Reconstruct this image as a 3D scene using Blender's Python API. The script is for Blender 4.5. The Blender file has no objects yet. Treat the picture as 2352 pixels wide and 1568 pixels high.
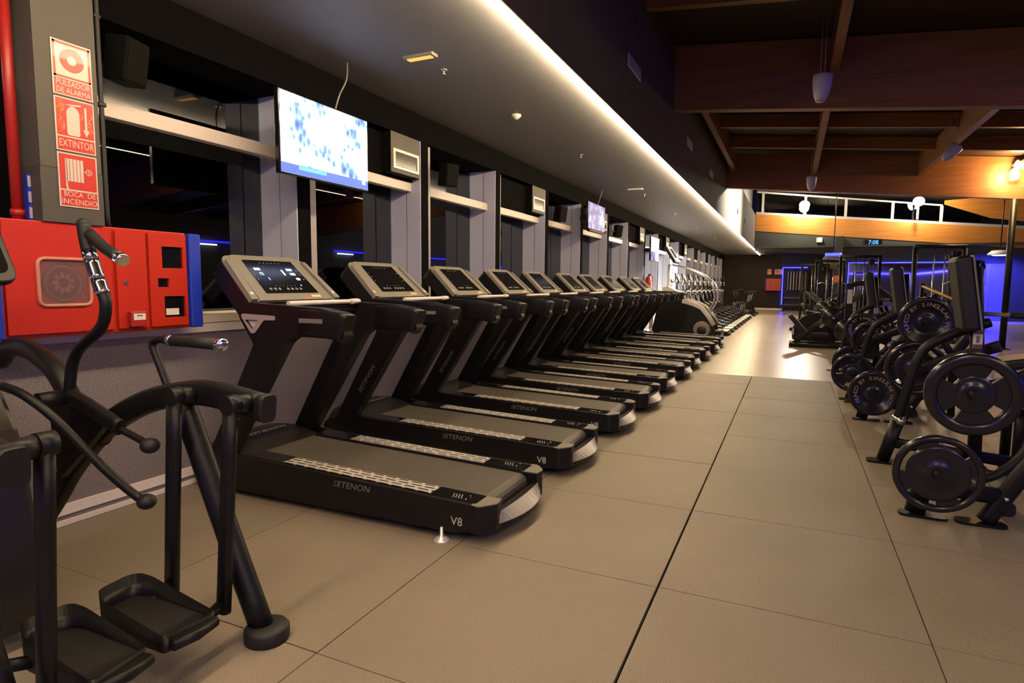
import bpy, bmesh, math, random
from mathutils import Vector, Matrix
random.seed(7)
PI = math.pi
S = bpy.context.scene
COL = S.collection

# ------------------------------------------------------------------ camera
cd = bpy.data.cameras.new('camera')
cam = bpy.data.objects.new('camera', cd)
COL.objects.link(cam)
cd.sensor_width = 36.0
cd.lens = 1389.23 / 2352 * 36.0
cd.clip_start = 0.05
cd.clip_end = 200
PITCH, ROLL, YAW = 0.0950803, 0.0079305, 0.4318033
_f0 = Vector((-math.sin(YAW), math.cos(YAW), 0))
_r0 = Vector((math.cos(YAW), math.sin(YAW), 0))
_up = Vector((0, 0, 1))
_fw = _f0 * math.cos(PITCH) - _up * math.sin(PITCH)
_u = _up * math.cos(PITCH) + _f0 * math.sin(PITCH)
_r = _r0 * math.cos(ROLL) + _u * math.sin(ROLL)
_u2 = -_r0 * math.sin(ROLL) + _u * math.cos(ROLL)
cam.matrix_world = Matrix(((_r.x, _u2.x, -_fw.x, 0), (_r.y, _u2.y, -_fw.y, 0), (_r.z, _u2.z, -_fw.z, 1.3096), (0, 0, 0, 1)))
S.camera = cam

# ------------------------------------------------------------------ world, exposure
S.view_settings.view_transform = 'Standard'
S.view_settings.look = 'None'
S.view_settings.gamma = 1.0
S.view_settings.use_curve_mapping = False
S.view_settings.exposure = 1.95
w = bpy.data.worlds.new('night'); S.world = w
w.use_nodes = True
w.node_tree.nodes['Background'].inputs[0].default_value = (0.02, 0.025, 0.06, 1)
w.node_tree.nodes['Background'].inputs[1].default_value = 0.05

LED_STRENGTH = 20.0
LED_COL = (1.0, 0.74, 0.44)
BLUE_COL = (0.03, 0.03, 1.0)
BLUE_STRENGTH = 2.6


def lamp(name, kind, loc, color, energy, size=0.1, target=None, size_y=None, spot=None, blend=0.5):
    l = bpy.data.lights.new(name, kind)
    l.color = color
    l.energy = energy
    if kind == 'AREA':
        l.size = size
        if size_y:
            l.shape = 'RECTANGLE'; l.size_y = size_y
    else:
        l.shadow_soft_size = size
    if kind == 'SPOT':
        l.spot_size = spot or 1.2; l.spot_blend = blend
    o = bpy.data.objects.new(name, l)
    COL.objects.link(o)
    o.location = loc
    if target is not None:
        o.rotation_euler = (Vector(target) - Vector(loc)).to_track_quat('-Z', 'Y').to_euler()
    return o


# ------------------------------------------------------------------ materials
MATS = {}


def mat(name, col, rough=0.5, metal=0.0, emit=None, estr=0.0, spec=0.5, noise=0.0, nscale=40.0, bump=0.0, coat=0.0):
    if name in MATS:
        return MATS[name]
    m = bpy.data.materials.new(name)
    m.use_nodes = True
    nt = m.node_tree
    b = nt.nodes['Principled BSDF']
    b.inputs['Base Color'].default_value = (*col, 1)
    b.inputs['Roughness'].default_value = rough
    b.inputs['Metallic'].default_value = metal
    b.inputs['Specular IOR Level'].default_value = spec
    b.inputs['Coat Weight'].default_value = coat
    if emit:
        b.inputs['Emission Color'].default_value = (*emit, 1)
        b.inputs['Emission Strength'].default_value = estr
    if noise or bump:
        tc = nt.nodes.new('ShaderNodeTexCoord')
        n = nt.nodes.new('ShaderNodeTexNoise')
        n.inputs['Scale'].default_value = nscale
        n.inputs['Detail'].default_value = 5
        nt.links.new(tc.outputs['Object'], n.inputs['Vector'])
        if noise:
            r = nt.nodes.new('ShaderNodeValToRGB')
            r.color_ramp.elements[0].position = 0.3
            r.color_ramp.elements[1].position = 0.7
            r.color_ramp.elements[0].color = tuple(c * (1 - noise) for c in col) + (1,)
            r.color_ramp.elements[1].color = tuple(min(1, c * (1 + noise)) for c in col) + (1,)
            nt.links.new(n.outputs['Fac'], r.inputs['Fac'])
            nt.links.new(r.outputs['Color'], b.inputs['Base Color'])
        if bump:
            bp = nt.nodes.new('ShaderNodeBump')
            bp.inputs['Strength'].default_value = bump
            bp.inputs['Distance'].default_value = 0.004
            nt.links.new(n.outputs['Fac'], bp.inputs['Height'])
            nt.links.new(bp.outputs['Normal'], b.inputs['Normal'])
    MATS[name] = m
    return m


def emat(name, col, strength):
    return mat(name, (0.02, 0.02, 0.02), 0.4, emit=col, estr=strength)


def wood(name, c0, c1, rough=0.45, axis=0, scale=1.0):
    m = bpy.data.materials.new(name); m.use_nodes = True
    nt = m.node_tree; b = nt.nodes['Principled BSDF']
    tc = nt.nodes.new('ShaderNodeTexCoord'); mp = nt.nodes.new('ShaderNodeMapping')
    sc = [9.0 * scale] * 3; sc[axis] = 0.5 * scale
    mp.inputs['Scale'].default_value = sc
    n = nt.nodes.new('ShaderNodeTexNoise'); n.inputs['Scale'].default_value = 2.0; n.inputs['Detail'].default_value = 6
    r = nt.nodes.new('ShaderNodeValToRGB')
    r.color_ramp.elements[0].position = 0.3; r.color_ramp.elements[1].position = 0.75
    r.color_ramp.elements[0].color = (*c0, 1); r.color_ramp.elements[1].color = (*c1, 1)
    nt.links.new(tc.outputs['Object'], mp.inputs['Vector']); nt.links.new(mp.outputs['Vector'], n.inputs['Vector'])
    nt.links.new(n.outputs['Fac'], r.inputs['Fac']); nt.links.new(r.outputs['Color'], b.inputs['Base Color'])
    b.inputs['Roughness'].default_value = rough
    MATS[name] = m
    return m


M_FRAME = mat('black_powder_coat', (0.0055, 0.0055, 0.006), 0.45, spec=0.32, noise=0.15, nscale=300, bump=0.06)
M_PLASTIC = mat('black_plastic', (0.0055, 0.005, 0.0055), 0.42, spec=0.35)
M_PLASTICB = mat('dark_hood_plastic', (0.018, 0.016, 0.013), 0.33)
M_GLOSS = mat('black_gloss', (0.008, 0.008, 0.009), 0.12)
M_RUBBER = mat('black_rubber', (0.006, 0.006, 0.006), 0.6, noise=0.2, nscale=200)
M_PAD = mat('black_vinyl_pad', (0.0045, 0.004, 0.005), 0.5, noise=0.15, nscale=120, bump=0.1)
M_CHROME = mat('chrome', (0.75, 0.74, 0.72), 0.12, 1.0)
M_STEEL = mat('brushed_steel', (0.5, 0.49, 0.47), 0.3, 1.0)
M_GREYPL = mat('silver_grey_plastic', (0.20, 0.185, 0.155), 0.4)
M_BADGE = mat('badge_silver', (0.42, 0.38, 0.38), 0.4, 0.3)
M_SCREEN = mat('screen_black', (0.004, 0.004, 0.005), 0.14)
M_WHITE = mat('white_plastic', (0.62, 0.58, 0.52), 0.4)
M_WHITEP = mat('white_paint', (0.78, 0.70, 0.68), 0.5)
M_INK = mat('printed_white', (0.5, 0.47, 0.43), 0.5)
M_INKD = mat('printed_grey', (0.16, 0.15, 0.15), 0.5)
M_INKR = mat('printed_brick', (0.13, 0.06, 0.05), 0.5)
M_LEDW = emat('display_white', (0.75, 0.82, 1.0), 1.3)
M_ORANGE = mat('orange_sticker', (0.6, 0.16, 0.06), 0.5)
M_RED = mat('red_paint', (0.42, 0.022, 0.005), 0.35, noise=0.06, nscale=90)
M_REDD = mat('red_paint_deep', (0.34, 0.014, 0.01), 0.4)
M_BLUE = mat('blue_foam', (0.005, 0.028, 0.40), 0.55, noise=0.12, nscale=60)
M_DADO = mat('dado_render', (0.19, 0.165, 0.17), 0.85, noise=0.3, nscale=110, bump=0.5)
M_BLACKW = mat('black_wall', (0.0035, 0.0033, 0.0035), 0.9, spec=0.04)
M_PILLAR = mat('taupe_pillar', (0.066, 0.059, 0.046), 0.6, noise=0.06, nscale=60)
M_PILLARD = mat('dark_taupe', (0.05, 0.045, 0.04), 0.6)
M_ALU = mat('aluminium_frame', (0.30, 0.27, 0.29), 0.5, 0.1)
M_BLUELIT = mat('pale_frame', (0.36, 0.37, 0.5), 0.5)  # white frame paint, with the blue light on the jambs put into it
M_SILL = mat('cream_sill', (0.85, 0.77, 0.62), 0.5)
M_SOFFIT = mat('soffit_grey', (0.175, 0.175, 0.19), 0.55, noise=0.05, nscale=8)
M_FASCIA = mat('fascia_brown_grey', (0.07, 0.058, 0.045), 0.85, spec=0.1, noise=0.06, nscale=6)
M_GREYW = mat('grey_bulkhead', (0.036, 0.038, 0.034), 0.8, spec=0.2)
M_BROWNW = mat('brown_end_wall', (0.03, 0.023, 0.017), 0.8, spec=0.2)
M_WALLR = mat('right_wall_grey', (0.08, 0.08, 0.085), 0.7)
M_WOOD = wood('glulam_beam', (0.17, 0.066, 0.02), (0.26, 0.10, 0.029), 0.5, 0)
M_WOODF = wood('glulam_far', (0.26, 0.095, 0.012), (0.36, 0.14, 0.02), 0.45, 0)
M_WOODY = wood('glulam_joist', (0.17, 0.066, 0.02), (0.26, 0.10, 0.029), 0.5, 1)
M_ROOF = wood('roof_boards', (0.016, 0.008, 0.005), (0.026, 0.013, 0.008), 0.6, 1)
M_LAMPW = mat('lamp_white_shell', (0.36, 0.32, 0.42), 0.4)
M_CLER = mat('clerestory_frame', (0.26, 0.24, 0.23), 0.5)
M_WARMLIT = mat('frame_paint_warm_lit', (0.55, 0.49, 0.44), 0.5)  # same white frame paint, with the warm strip light put into it
M_BLACKM = mat('matt_black', (0.003, 0.003, 0.003), 0.8, spec=0.1)
M_BLED = emat('blue_led', (0.02, 0.025, 1.0), BLUE_STRENGTH)
M_LED = emat('warm_led', LED_COL, LED_STRENGTH)
M_MIRROR = mat('mirror', (0.55, 0.55, 0.56), 0.03, 1.0)
M_YELLOW = mat('brass_yellow', (0.6, 0.42, 0.12), 0.35, 0.6)


def _glass():
    m = bpy.data.materials.new('night_glass'); m.use_nodes = True
    nt = m.node_tree
    for n in list(nt.nodes):
        nt.nodes.remove(n)
    out = nt.nodes.new('ShaderNodeOutputMaterial'); mix = nt.nodes.new('ShaderNodeMixShader')
    tr = nt.nodes.new('ShaderNodeBsdfTransparent'); gl = nt.nodes.new('ShaderNodeBsdfGlossy')
    fr = nt.nodes.new('ShaderNodeFresnel'); fr.inputs['IOR'].default_value = 1.9
    tr.inputs['Color'].default_value = (0.55, 0.6, 0.6, 1)
    gl.inputs['Color'].default_value = (0.9, 0.95, 1.0, 1); gl.inputs['Roughness'].default_value = 0.0
    nt.links.new(fr.outputs[0], mix.inputs[0]); nt.links.new(tr.outputs[0], mix.inputs[1]); nt.links.new(gl.outputs[0], mix.inputs[2])
    nt.links.new(mix.outputs[0], out.inputs[0])
    return m


M_GLASS = _glass()


def _frost():
    m = bpy.data.materials.new('frosted_film'); m.use_nodes = True
    nt = m.node_tree
    for n in list(nt.nodes):
        nt.nodes.remove(n)
    out = nt.nodes.new('ShaderNodeOutputMaterial'); mix = nt.nodes.new('ShaderNodeMixShader')
    tr = nt.nodes.new('ShaderNodeBsdfTransparent'); di = nt.nodes.new('ShaderNodeBsdfPrincipled')
    di.inputs['Base Color'].default_value = (0.22, 0.12, 0.12, 1); di.inputs['Roughness'].default_value = 0.25
    mix.inputs[0].default_value = 0.38
    nt.links.new(tr.outputs[0], mix.inputs[1]); nt.links.new(di.outputs[0], mix.inputs[2]); nt.links.new(mix.outputs[0], out.inputs[0])
    return m


M_FROST = _frost()


def _speckle(name, base, light, rough, scale, spec=0.3, amount=0.62):
    m = bpy.data.materials.new(name); m.use_nodes = True
    nt = m.node_tree; b = nt.nodes['Principled BSDF']
    tc = nt.nodes.new('ShaderNodeTexCoord')
    n = nt.nodes.new('ShaderNodeTexNoise'); n.inputs['Scale'].default_value = scale; n.inputs['Detail'].default_value = 3
    n2 = nt.nodes.new('ShaderNodeTexNoise'); n2.inputs['Scale'].default_value = 1.3; n2.inputs['Detail'].default_value = 4
    r = nt.nodes.new('ShaderNodeValToRGB')
    r.color_ramp.elements[0].position = 0.42; r.color_ramp.elements[1].position = amount
    r.color_ramp.elements[0].color = (*base, 1); r.color_ramp.elements[1].color = (*light, 1)
    mx = nt.nodes.new('ShaderNodeMixRGB'); mx.blend_type = 'MULTIPLY'; mx.inputs[0].default_value = 0.35
    nt.links.new(tc.outputs['Object'], n.inputs['Vector']); nt.links.new(tc.outputs['Object'], n2.inputs['Vector'])
    nt.links.new(n.outputs['Fac'], r.inputs['Fac'])
    nt.links.new(r.outputs['Color'], mx.inputs[1]); nt.links.new(n2.outputs['Fac'], mx.inputs[2])
    nt.links.new(mx.outputs[0], b.inputs['Base Color'])
    bp = nt.nodes.new('ShaderNodeBump'); bp.inputs['Strength'].default_value = 0.25; bp.inputs['Distance'].default_value = 0.002
    nt.links.new(n.outputs['Fac'], bp.inputs['Height']); nt.links.new(bp.outputs['Normal'], b.inputs['Normal'])
    b.inputs['Roughness'].default_value = rough; b.inputs['Specular IOR Level'].default_value = spec
    return m


M_FLOOR = _speckle('rubber_tile', (0.205, 0.17, 0.13), (0.33, 0.275, 0.21), 0.55, 260, 0.35)
M_VINYL = _speckle('vinyl_floor', (0.31, 0.26, 0.195), (0.37, 0.31, 0.235), 0.3, 30, 0.5)
M_BELT = _speckle('treadmill_belt', (0.085, 0.074, 0.06), (0.12, 0.104, 0.085), 0.5, 300, 0.35)


def _tv(name, bright, seed, dark=False):
    m = bpy.data.materials.new(name); m.use_nodes = True
    nt = m.node_tree; b = nt.nodes['Principled BSDF']
    tc = nt.nodes.new('ShaderNodeTexCoord'); mp = nt.nodes.new('ShaderNodeMapping')
    mp.inputs['Location'].default_value = (seed, seed * 2, seed); mp.inputs['Rotation'].default_value = (0.6, 0, 0)
    mp.inputs['Scale'].default_value = (1, 2.4, 4.4)
    nt.links.new(tc.outputs['Object'], mp.inputs['Vector'])
    n = nt.nodes.new('ShaderNodeTexNoise'); n.inputs['Scale'].default_value = 1.6; n.inputs['Detail'].default_value = 6
    v = nt.nodes.new('ShaderNodeTexVoronoi'); v.inputs['Scale'].default_value = 2.4
    mp2 = nt.nodes.new('ShaderNodeMapping'); mp2.inputs['Scale'].default_value = (1, 9.0, 5.0); mp2.inputs['Location'].default_value = (seed, seed, 0)
    nt.links.new(tc.outputs['Object'], mp2.inputs['Vector'])
    nt.links.new(mp.outputs[0], n.inputs['Vector']); nt.links.new(mp2.outputs[0], v.inputs['Vector'])
    mx = nt.nodes.new('ShaderNodeMixRGB'); mx.inputs[0].default_value = 0.28
    nt.links.new(n.outputs['Fac'], mx.inputs[1]); nt.links.new(v.outputs['Distance'], mx.inputs[2])
    r = nt.nodes.new('ShaderNodeValToRGB'); cr = r.color_ramp
    stops = [(0.30, (0.02, 0.03, 0.35)), (0.40, (0.06, 0.2, 0.85)), (0.47, (0.4, 0.55, 1.0)), (0.55, (1, 1, 1))]
    if dark:
        stops = [(0.3, (0.01, 0.01, 0.12)), (0.44, (0.02, 0.04, 0.4)), (0.53, (0.08, 0.12, 0.65)), (0.62, (0.6, 0.7, 1.0))]
    cr.elements[0].position, cr.elements[0].color = stops[0][0], (*stops[0][1], 1)
    cr.elements[1].position, cr.elements[1].color = stops[-1][0], (*stops[-1][1], 1)
    for p_, c_ in stops[1:-1]:
        e = cr.elements.new(p_); e.color = (*c_, 1)
    nt.links.new(mx.outputs[0], r.inputs['Fac'])
    b.inputs['Base Color'].default_value = (0.01, 0.01, 0.01, 1)
    nt.links.new(r.outputs['Color'], b.inputs['Emission Color'])
    b.inputs['Emission Strength'].default_value = bright
    return m


# ------------------------------------------------------------------ mesh helpers
class MB:
    """collects shapes into one mesh; each call may name its own material"""

    def __init__(self):
        self.bm = bmesh.new()
        self.mats = []

    def _mi(self, m):
        if m is None:
            m = M_FRAME
        if m not in self.mats:
            self.mats.append(m)
        return self.mats.index(m)

    def _done(self, faces, m, smooth=False):
        i = self._mi(m)
        for f in faces:
            f.material_index = i
            if smooth is True:
                f.smooth = True

    def box(self, c, s, m=None, rot=None, bev=0.0, seg=2):
        bm = self.bm
        r = bmesh.ops.create_cube(bm, size=1.0)
        vs = r['verts']
        bmesh.ops.scale(bm, vec=s, verts=vs)
        fs = list({f for v in vs for f in v.link_faces})
        if bev > 0:
            es = list({e for v in vs for e in v.link_edges})
            b = bmesh.ops.bevel(bm, geom=es, offset=min(bev, 0.49 * min(s)), segments=seg, profile=0.5, affect='EDGES')
            fs = [f for f in b['faces']]
            allv = set(b['verts'])
            stack = list(allv); seen = set(allv)
            while stack:
                v = stack.pop()
                for e in v.link_edges:
                    o = e.other_vert(v)
                    if o not in seen:
                        seen.add(o); stack.append(o)
            vs = list(seen)
            fs = list({f for v in vs for f in v.link_faces})
        M = Matrix.Translation(Vector(c))
        if rot is not None:
            M = M @ rot.to_4x4()
        bmesh.ops.transform(bm, matrix=M, verts=vs)
        self._done(fs, m)
        return self

    def b2(self, x0, x1, y0, y1, z0, z1, m=None, bev=0.0):
        return self.box(((x0 + x1) / 2, (y0 + y1) / 2, (z0 + z1) / 2), (abs(x1 - x0), abs(y1 - y0), abs(z1 - z0)), m, None, bev)

    def cyl(self, p0, p1, r0, m=None, r1=None, seg=20, caps=True):
        if r1 is None:
            r1 = r0
        return self.tube([p0, p1], [r0, r1], m, seg, caps)

    def tube(self, pts, rad, m=None, seg=14, caps=True, prof=None, side=None, closed=False):
        """sweep a round (or given 2D) profile along points"""
        bm = self.bm
        P = [Vector(p) for p in pts]
        n = len(P)
        if not hasattr(rad, '__len__'):
            rad = [rad] * n
        if prof is None:
            prof = [(math.cos(2 * PI * k / seg), math.sin(2 * PI * k / seg)) for k in range(seg)]
            rnd = True
        else:
            rnd = False
        rings = []
        ref = Vector(side) if side is not None else None
        prevu = None
        for i in range(n):
            if closed:
                t = P[(i + 1) % n] - P[i - 1]
            elif i == 0:
                t = P[1] - P[0]
            elif i == n - 1:
                t = P[-1] - P[-2]
            else:
                t = (P[i + 1] - P[i]).normalized() + (P[i] - P[i - 1]).normalized()
            t.normalize()
            if ref is not None:
                u = ref - t * ref.dot(t)
            elif prevu is None:
                a = Vector((0, 0, 1)) if abs(t.z) < 0.9 else Vector((1, 0, 0))
                u = a.cross(t)
            else:
                u = prevu - t * prevu.dot(t)
            u.normalize(); prevu = u
            v = t.cross(u)
            rings.append([bm.verts.new(P[i] + (u * a + v * b) * rad[i]) for a, b in prof])
        fs = []
        k = len(prof)
        rng = range(n if closed else n - 1)
        for i in rng:
            A, B = rings[i], rings[(i + 1) % n]
            for j in range(k):
                fs.append(bm.faces.new((A[j], A[(j + 1) % k], B[(j + 1) % k], B[j])))
        self._done(fs, m, True)
        if caps and not closed:
            c = [bm.faces.new(list(reversed(rings[0]))), bm.faces.new(rings[-1])]
            self._done(c, m)
        return self

    def rtube(self, pts, w, h, m=None, side=(0, 1, 0), rr=0.35, caps=True):
        """rounded-rectangle profile: w along 'side', h across"""
        r = rr * min(w, h)
        pr = []
        for cx, cy, a0 in ((w / 2 - r, h / 2 - r, 0), (-w / 2 + r, h / 2 - r, PI / 2), (-w / 2 + r, -h / 2 + r, PI), (w / 2 - r, -h / 2 + r, 1.5 * PI)):
            for q in range(4):
                a = a0 + q * PI / 6
                pr.append((cx + r * math.cos(a), cy + r * math.sin(a)))
        return self.tube(pts, 1.0, m, caps=caps, prof=pr, side=side)

    def prism(self, poly, axis, a0, a1, m=None, bev=0.0, holes=False, smooth=False):
        """poly: list of 2D points; axis 'x','y','z' extruded from a0 to a1"""
        bm = self.bm

        def V(p, a):
            if axis == 'y':
                return (p[0], a, p[1])
            if axis == 'x':
                return (a, p[0], p[1])
            return (p[0], p[1], a)
        A = [bm.verts.new(V(p, a0)) for p in poly]
        B = [bm.verts.new(V(p, a1)) for p in poly]
        n = len(poly)
        fs = [bm.faces.new(A), bm.faces.new(list(reversed(B)))]
        side = []
        for i in range(n):
            side.append(bm.faces.new((A[i], B[i], B[(i + 1) % n], A[(i + 1) % n])))
        bmesh.ops.recalc_face_normals(bm, faces=fs + side)
        if bev > 0:
            es = [e for e in set(fs[0].edges) | set(fs[1].edges)]
            r = bmesh.ops.bevel(bm, geom=es, offset=bev, segments=2, profile=0.5, affect='EDGES')
            fs = list({f for v in r['verts'] for f in v.link_faces} | {f for f in fs if f.is_valid} | {f for f in side if f.is_valid})
            self._done(fs, m)
        else:
            self._done(fs, m); self._done(side, m, smooth)
        return self

    def lathe(self, prof, c, axis='z', m=None, seg=28, smooth=True, close=False):
        """prof: list of (radius, height)"""
        bm = self.bm
        rings = []
        c = Vector(c)
        for r, h in prof:
            ring = []
            for k in range(seg):
                a = 2 * PI * k / seg
                x, y = r * math.cos(a), r * math.sin(a)
                p = (x, y, h) if axis == 'z' else ((x, h, y) if axis == 'y' else (h, x, y))
                ring.append(bm.verts.new(c + Vector(p)))
            rings.append(ring)
        fs = []
        for i in range(len(rings) - 1):
            for k in range(seg):
                fs.append(bm.faces.new((rings[i][k], rings[i][(k + 1) % seg], rings[i + 1][(k + 1) % seg], rings[i + 1][k])))
        cf = []
        if close:
            for k in range(seg):
                fs.append(bm.faces.new((rings[-1][k], rings[-1][(k + 1) % seg], rings[0][(k + 1) % seg], rings[0][k])))
        else:
            for ring in (rings[0], rings[-1]):
                cf.append(bm.faces.new(ring))
        bmesh.ops.recalc_face_normals(bm, faces=fs + cf)
        self._done(fs, m, smooth); self._done(cf, m)
        return self

    def sphere(self, c, r, m=None, sc=(1, 1, 1), seg=18):
        bm = self.bm
        res = bmesh.ops.create_uvsphere(bm, u_segments=seg, v_segments=seg // 2 + 2, radius=r)
        vs = res['verts']
        bmesh.ops.scale(bm, vec=sc, verts=vs)
        bmesh.ops.translate(bm, vec=Vector(c), verts=vs)
        self._done({f for v in vs for f in v.link_faces}, m, True)
        return self

    def quad(self, pts, m=None):
        f = self.bm.faces.new([self.bm.verts.new(p) for p in pts])
        self._done([f], m)
        return self

    def text(self, s, origin, xd, yd, size, m=None, depth=0.0015, align='LEFT', shear=0.0, wide=1.0):
        me = text_mesh(s, size, depth, align, shear)
        xd = Vector(xd).normalized(); yd = Vector(yd).normalized(); zd = xd.cross(yd)
        o = Vector(origin)
        i = self._mi(m)
        vs = [self.bm.verts.new(o + xd * v.co.x * wide + yd * v.co.y + zd * v.co.z) for v in me.vertices]
        for p in me.polygons:
            try:
                f = self.bm.faces.new([vs[k] for k in p.vertices]); f.material_index = i
            except ValueError:
                pass
        return self

    def xf(self, M):
        bmesh.ops.transform(self.bm, matrix=M, verts=self.bm.verts[:])
        return self

    def build(self, name, parent=None, loc=None):
        me = bpy.data.meshes.new(name)
        self.bm.to_mesh(me); self.bm.free()
        for mm in self.mats:
            me.materials.append(mm)
        o = bpy.data.objects.new(name, me)
        COL.objects.link(o)
        if parent is not None:
            o.parent = parent
        if loc is not None:
            o.location = loc
        return o


_TC = {}


def text_mesh(s, size, depth, align, shear):
    key = (s, size, depth, align, shear)
    if key in _TC:
        return _TC[key]
    c = bpy.data.curves.new('lettering', 'FONT')
    c.body = s; c.size = size; c.extrude = depth; c.align_x = align; c.align_y = 'CENTER'; c.shear = shear
    c.resolution_u = 3
    o = bpy.data.objects.new('lettering', c)
    COL.objects.link(o)
    dg = bpy.context.evaluated_depsgraph_get(); dg.update()
    me = bpy.data.meshes.new_from_object(o.evaluated_get(dg))
    bpy.data.objects.remove(o); bpy.data.curves.remove(c)
    _TC[key] = me
    return me


def smooth_path(pts, n=8):
    """Catmull-Rom through the points"""
    P = [Vector(p) for p in pts]
    P = [P[0] * 2 - P[1]] + P + [P[-1] * 2 - P[-2]]
    out = []
    for i in range(1, len(P) - 2):
        for k in range(n):
            t = k / n
            a, b, c, d = P[i - 1], P[i], P[i + 1], P[i + 2]
            out.append(0.5 * ((2 * b) + (c - a) * t + (2 * a - 5 * b + 4 * c - d) * t * t + (3 * b - a - 3 * c + d) * t ** 3))
    out.append(P[-2])
    return out


def fillet(poly, rads, n=5):
    """round the corners of a 2D polygon"""
    out = []
    N = len(poly)
    for i in range(N):
        p = Vector(poly[i]); a = Vector(poly[i - 1]); b = Vector(poly[(i + 1) % N])
        r = rads[i] if hasattr(rads, '__len__') else rads
        if r <= 0:
            out.append(tuple(p)); continue
        u = (a - p); v = (b - p)
        d = min(r, u.length * 0.48, v.length * 0.48)
        s0 = p + u.normalized() * d; s1 = p + v.normalized() * d
        for k in range(n + 1):
            t = k / n
            q = s0 * (1 - t) ** 2 + p * 2 * t * (1 - t) + s1 * t * t
            out.append(tuple(q))
    return out


def thing(name, label, cat, loc=(0, 0, 0), rotz=0.0, group=None):
    o = bpy.data.objects.new(name, None)
    o.empty_display_size = 0.1
    COL.objects.link(o)
    o.location = loc; o.rotation_euler = (0, 0, rotz)
    return tag(o, label, cat, group)


def tag(o, label, cat, group=None):
    o['label'] = label; o['category'] = cat
    if group:
        o['group'] = group
    return o


def struct(o):
    o['kind'] = 'structure'
    return o


def skind(name, loc=(0, 0, 0)):
    o = bpy.data.objects.new(name, None)
    o.empty_display_size = 0.1
    COL.objects.link(o); o.location = loc
    return struct(o)


def dup(root, loc, label=None, rotz=None, scale=None, skip=()):
    r = root.copy(); COL.objects.link(r); r.location = loc
    if rotz is not None:
        r.rotation_euler = (0, 0, rotz)
    if scale is not None:
        r.scale = scale
    if label:
        r['label'] = label
    for ch in list(root.children):
        if ch.name.split('.')[0] in skip:
            continue
        c = ch.copy(); COL.objects.link(c); c.parent = r
        for g in list(ch.children):
            d = g.copy(); COL.objects.link(d); d.parent = c
    return r
# ------------------------------------------------------------------ the setting
XW = -3.5            # inner face of the window wall
ZS = 3.0             # soffit height
YB, YE = -3.6, 36.0  # back and end of the hall
XR = 9.5
XF = -1.62           # face of the fascia above the light strip


def beam_z(x):
    return 3.74 - 0.096 * (x + 1.62)


# rubber tiles, real joints between them
b = MB()
xs0, ys0 = -0.4716, 2.5582
rng = random.Random(3)
for i in range(-4, 11):
    for j in range(-7, 7):
        x0, x1 = xs0 + i, xs0 + i + 1
        y0, y1 = ys0 + j, ys0 + j + 1
        gl = 0.005 if i == 0 else 0.0025
        gr = 0.005 if i == -1 else 0.0025
        if i == 1:
            gl = 0.003
        dx = rng.uniform(-1, 1) * 0.003; dy = rng.uniform(-1, 1) * 0.003
        if x0 + 1 <= XW:
            continue
        x0 = max(x0, XW + 0.03)
        y1 = min(y1, 9.36)
        if y1 - y0 < 0.05:
            continue
        a0, a1 = x0 + gl + dx * 0.3, x1 - gr + dx * 0.3
        c0, c1 = y0 + 0.0035 + dy, y1 - 0.0025 + dy
        b.b2(a0, a1, c0, c1, -0.02, rng.uniform(-0.0008, 0.0004), M_FLOOR)
b.b2(XW - 0.3, XR, YB, 9.37, -0.1, -0.021, M_BLACKW)
struct(b.build('floor'))
b = MB(); b.b2(XW - 0.3, XR, 9.37, YE, -0.1, 0.0, M_VINYL); struct(b.build('floor'))

# dado wall under the windows, with sill and two-step base board
b = MB(); b.b2(XW - 0.5, XW, YB, YE, 0, 0.98, M_DADO); struct(b.build('wall_left'))
b = MB(); b.b2(XW - 0.002, XW + 0.012, YB, YE, 0.055, 0.112, M_WHITEP)
b.b2(XW - 0.002, XW + 0.006, YB, YE, 0.026, 0.056, M_INKD)
b.b2(XW - 0.002, XW + 0.02, YB, YE, 0.0, 0.028, M_WHITEP)
struct(b.build('baseboard_left'))
b = MB(); b.b2(XW - 0.5, XW + 0.015, YB, YE, 0.98, 1.035, M_SILL); b.b2(XW - 0.5, XW + 0.006, YB, YE, 1.04, 1.092, M_SILL)
struct(b.build('trim_1'))
b = MB(); b.b2(XW - 0.5, XW, YB, YE, 2.74, 3.0, M_BLACKW); struct(b.build('wall_left_header'))

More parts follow.
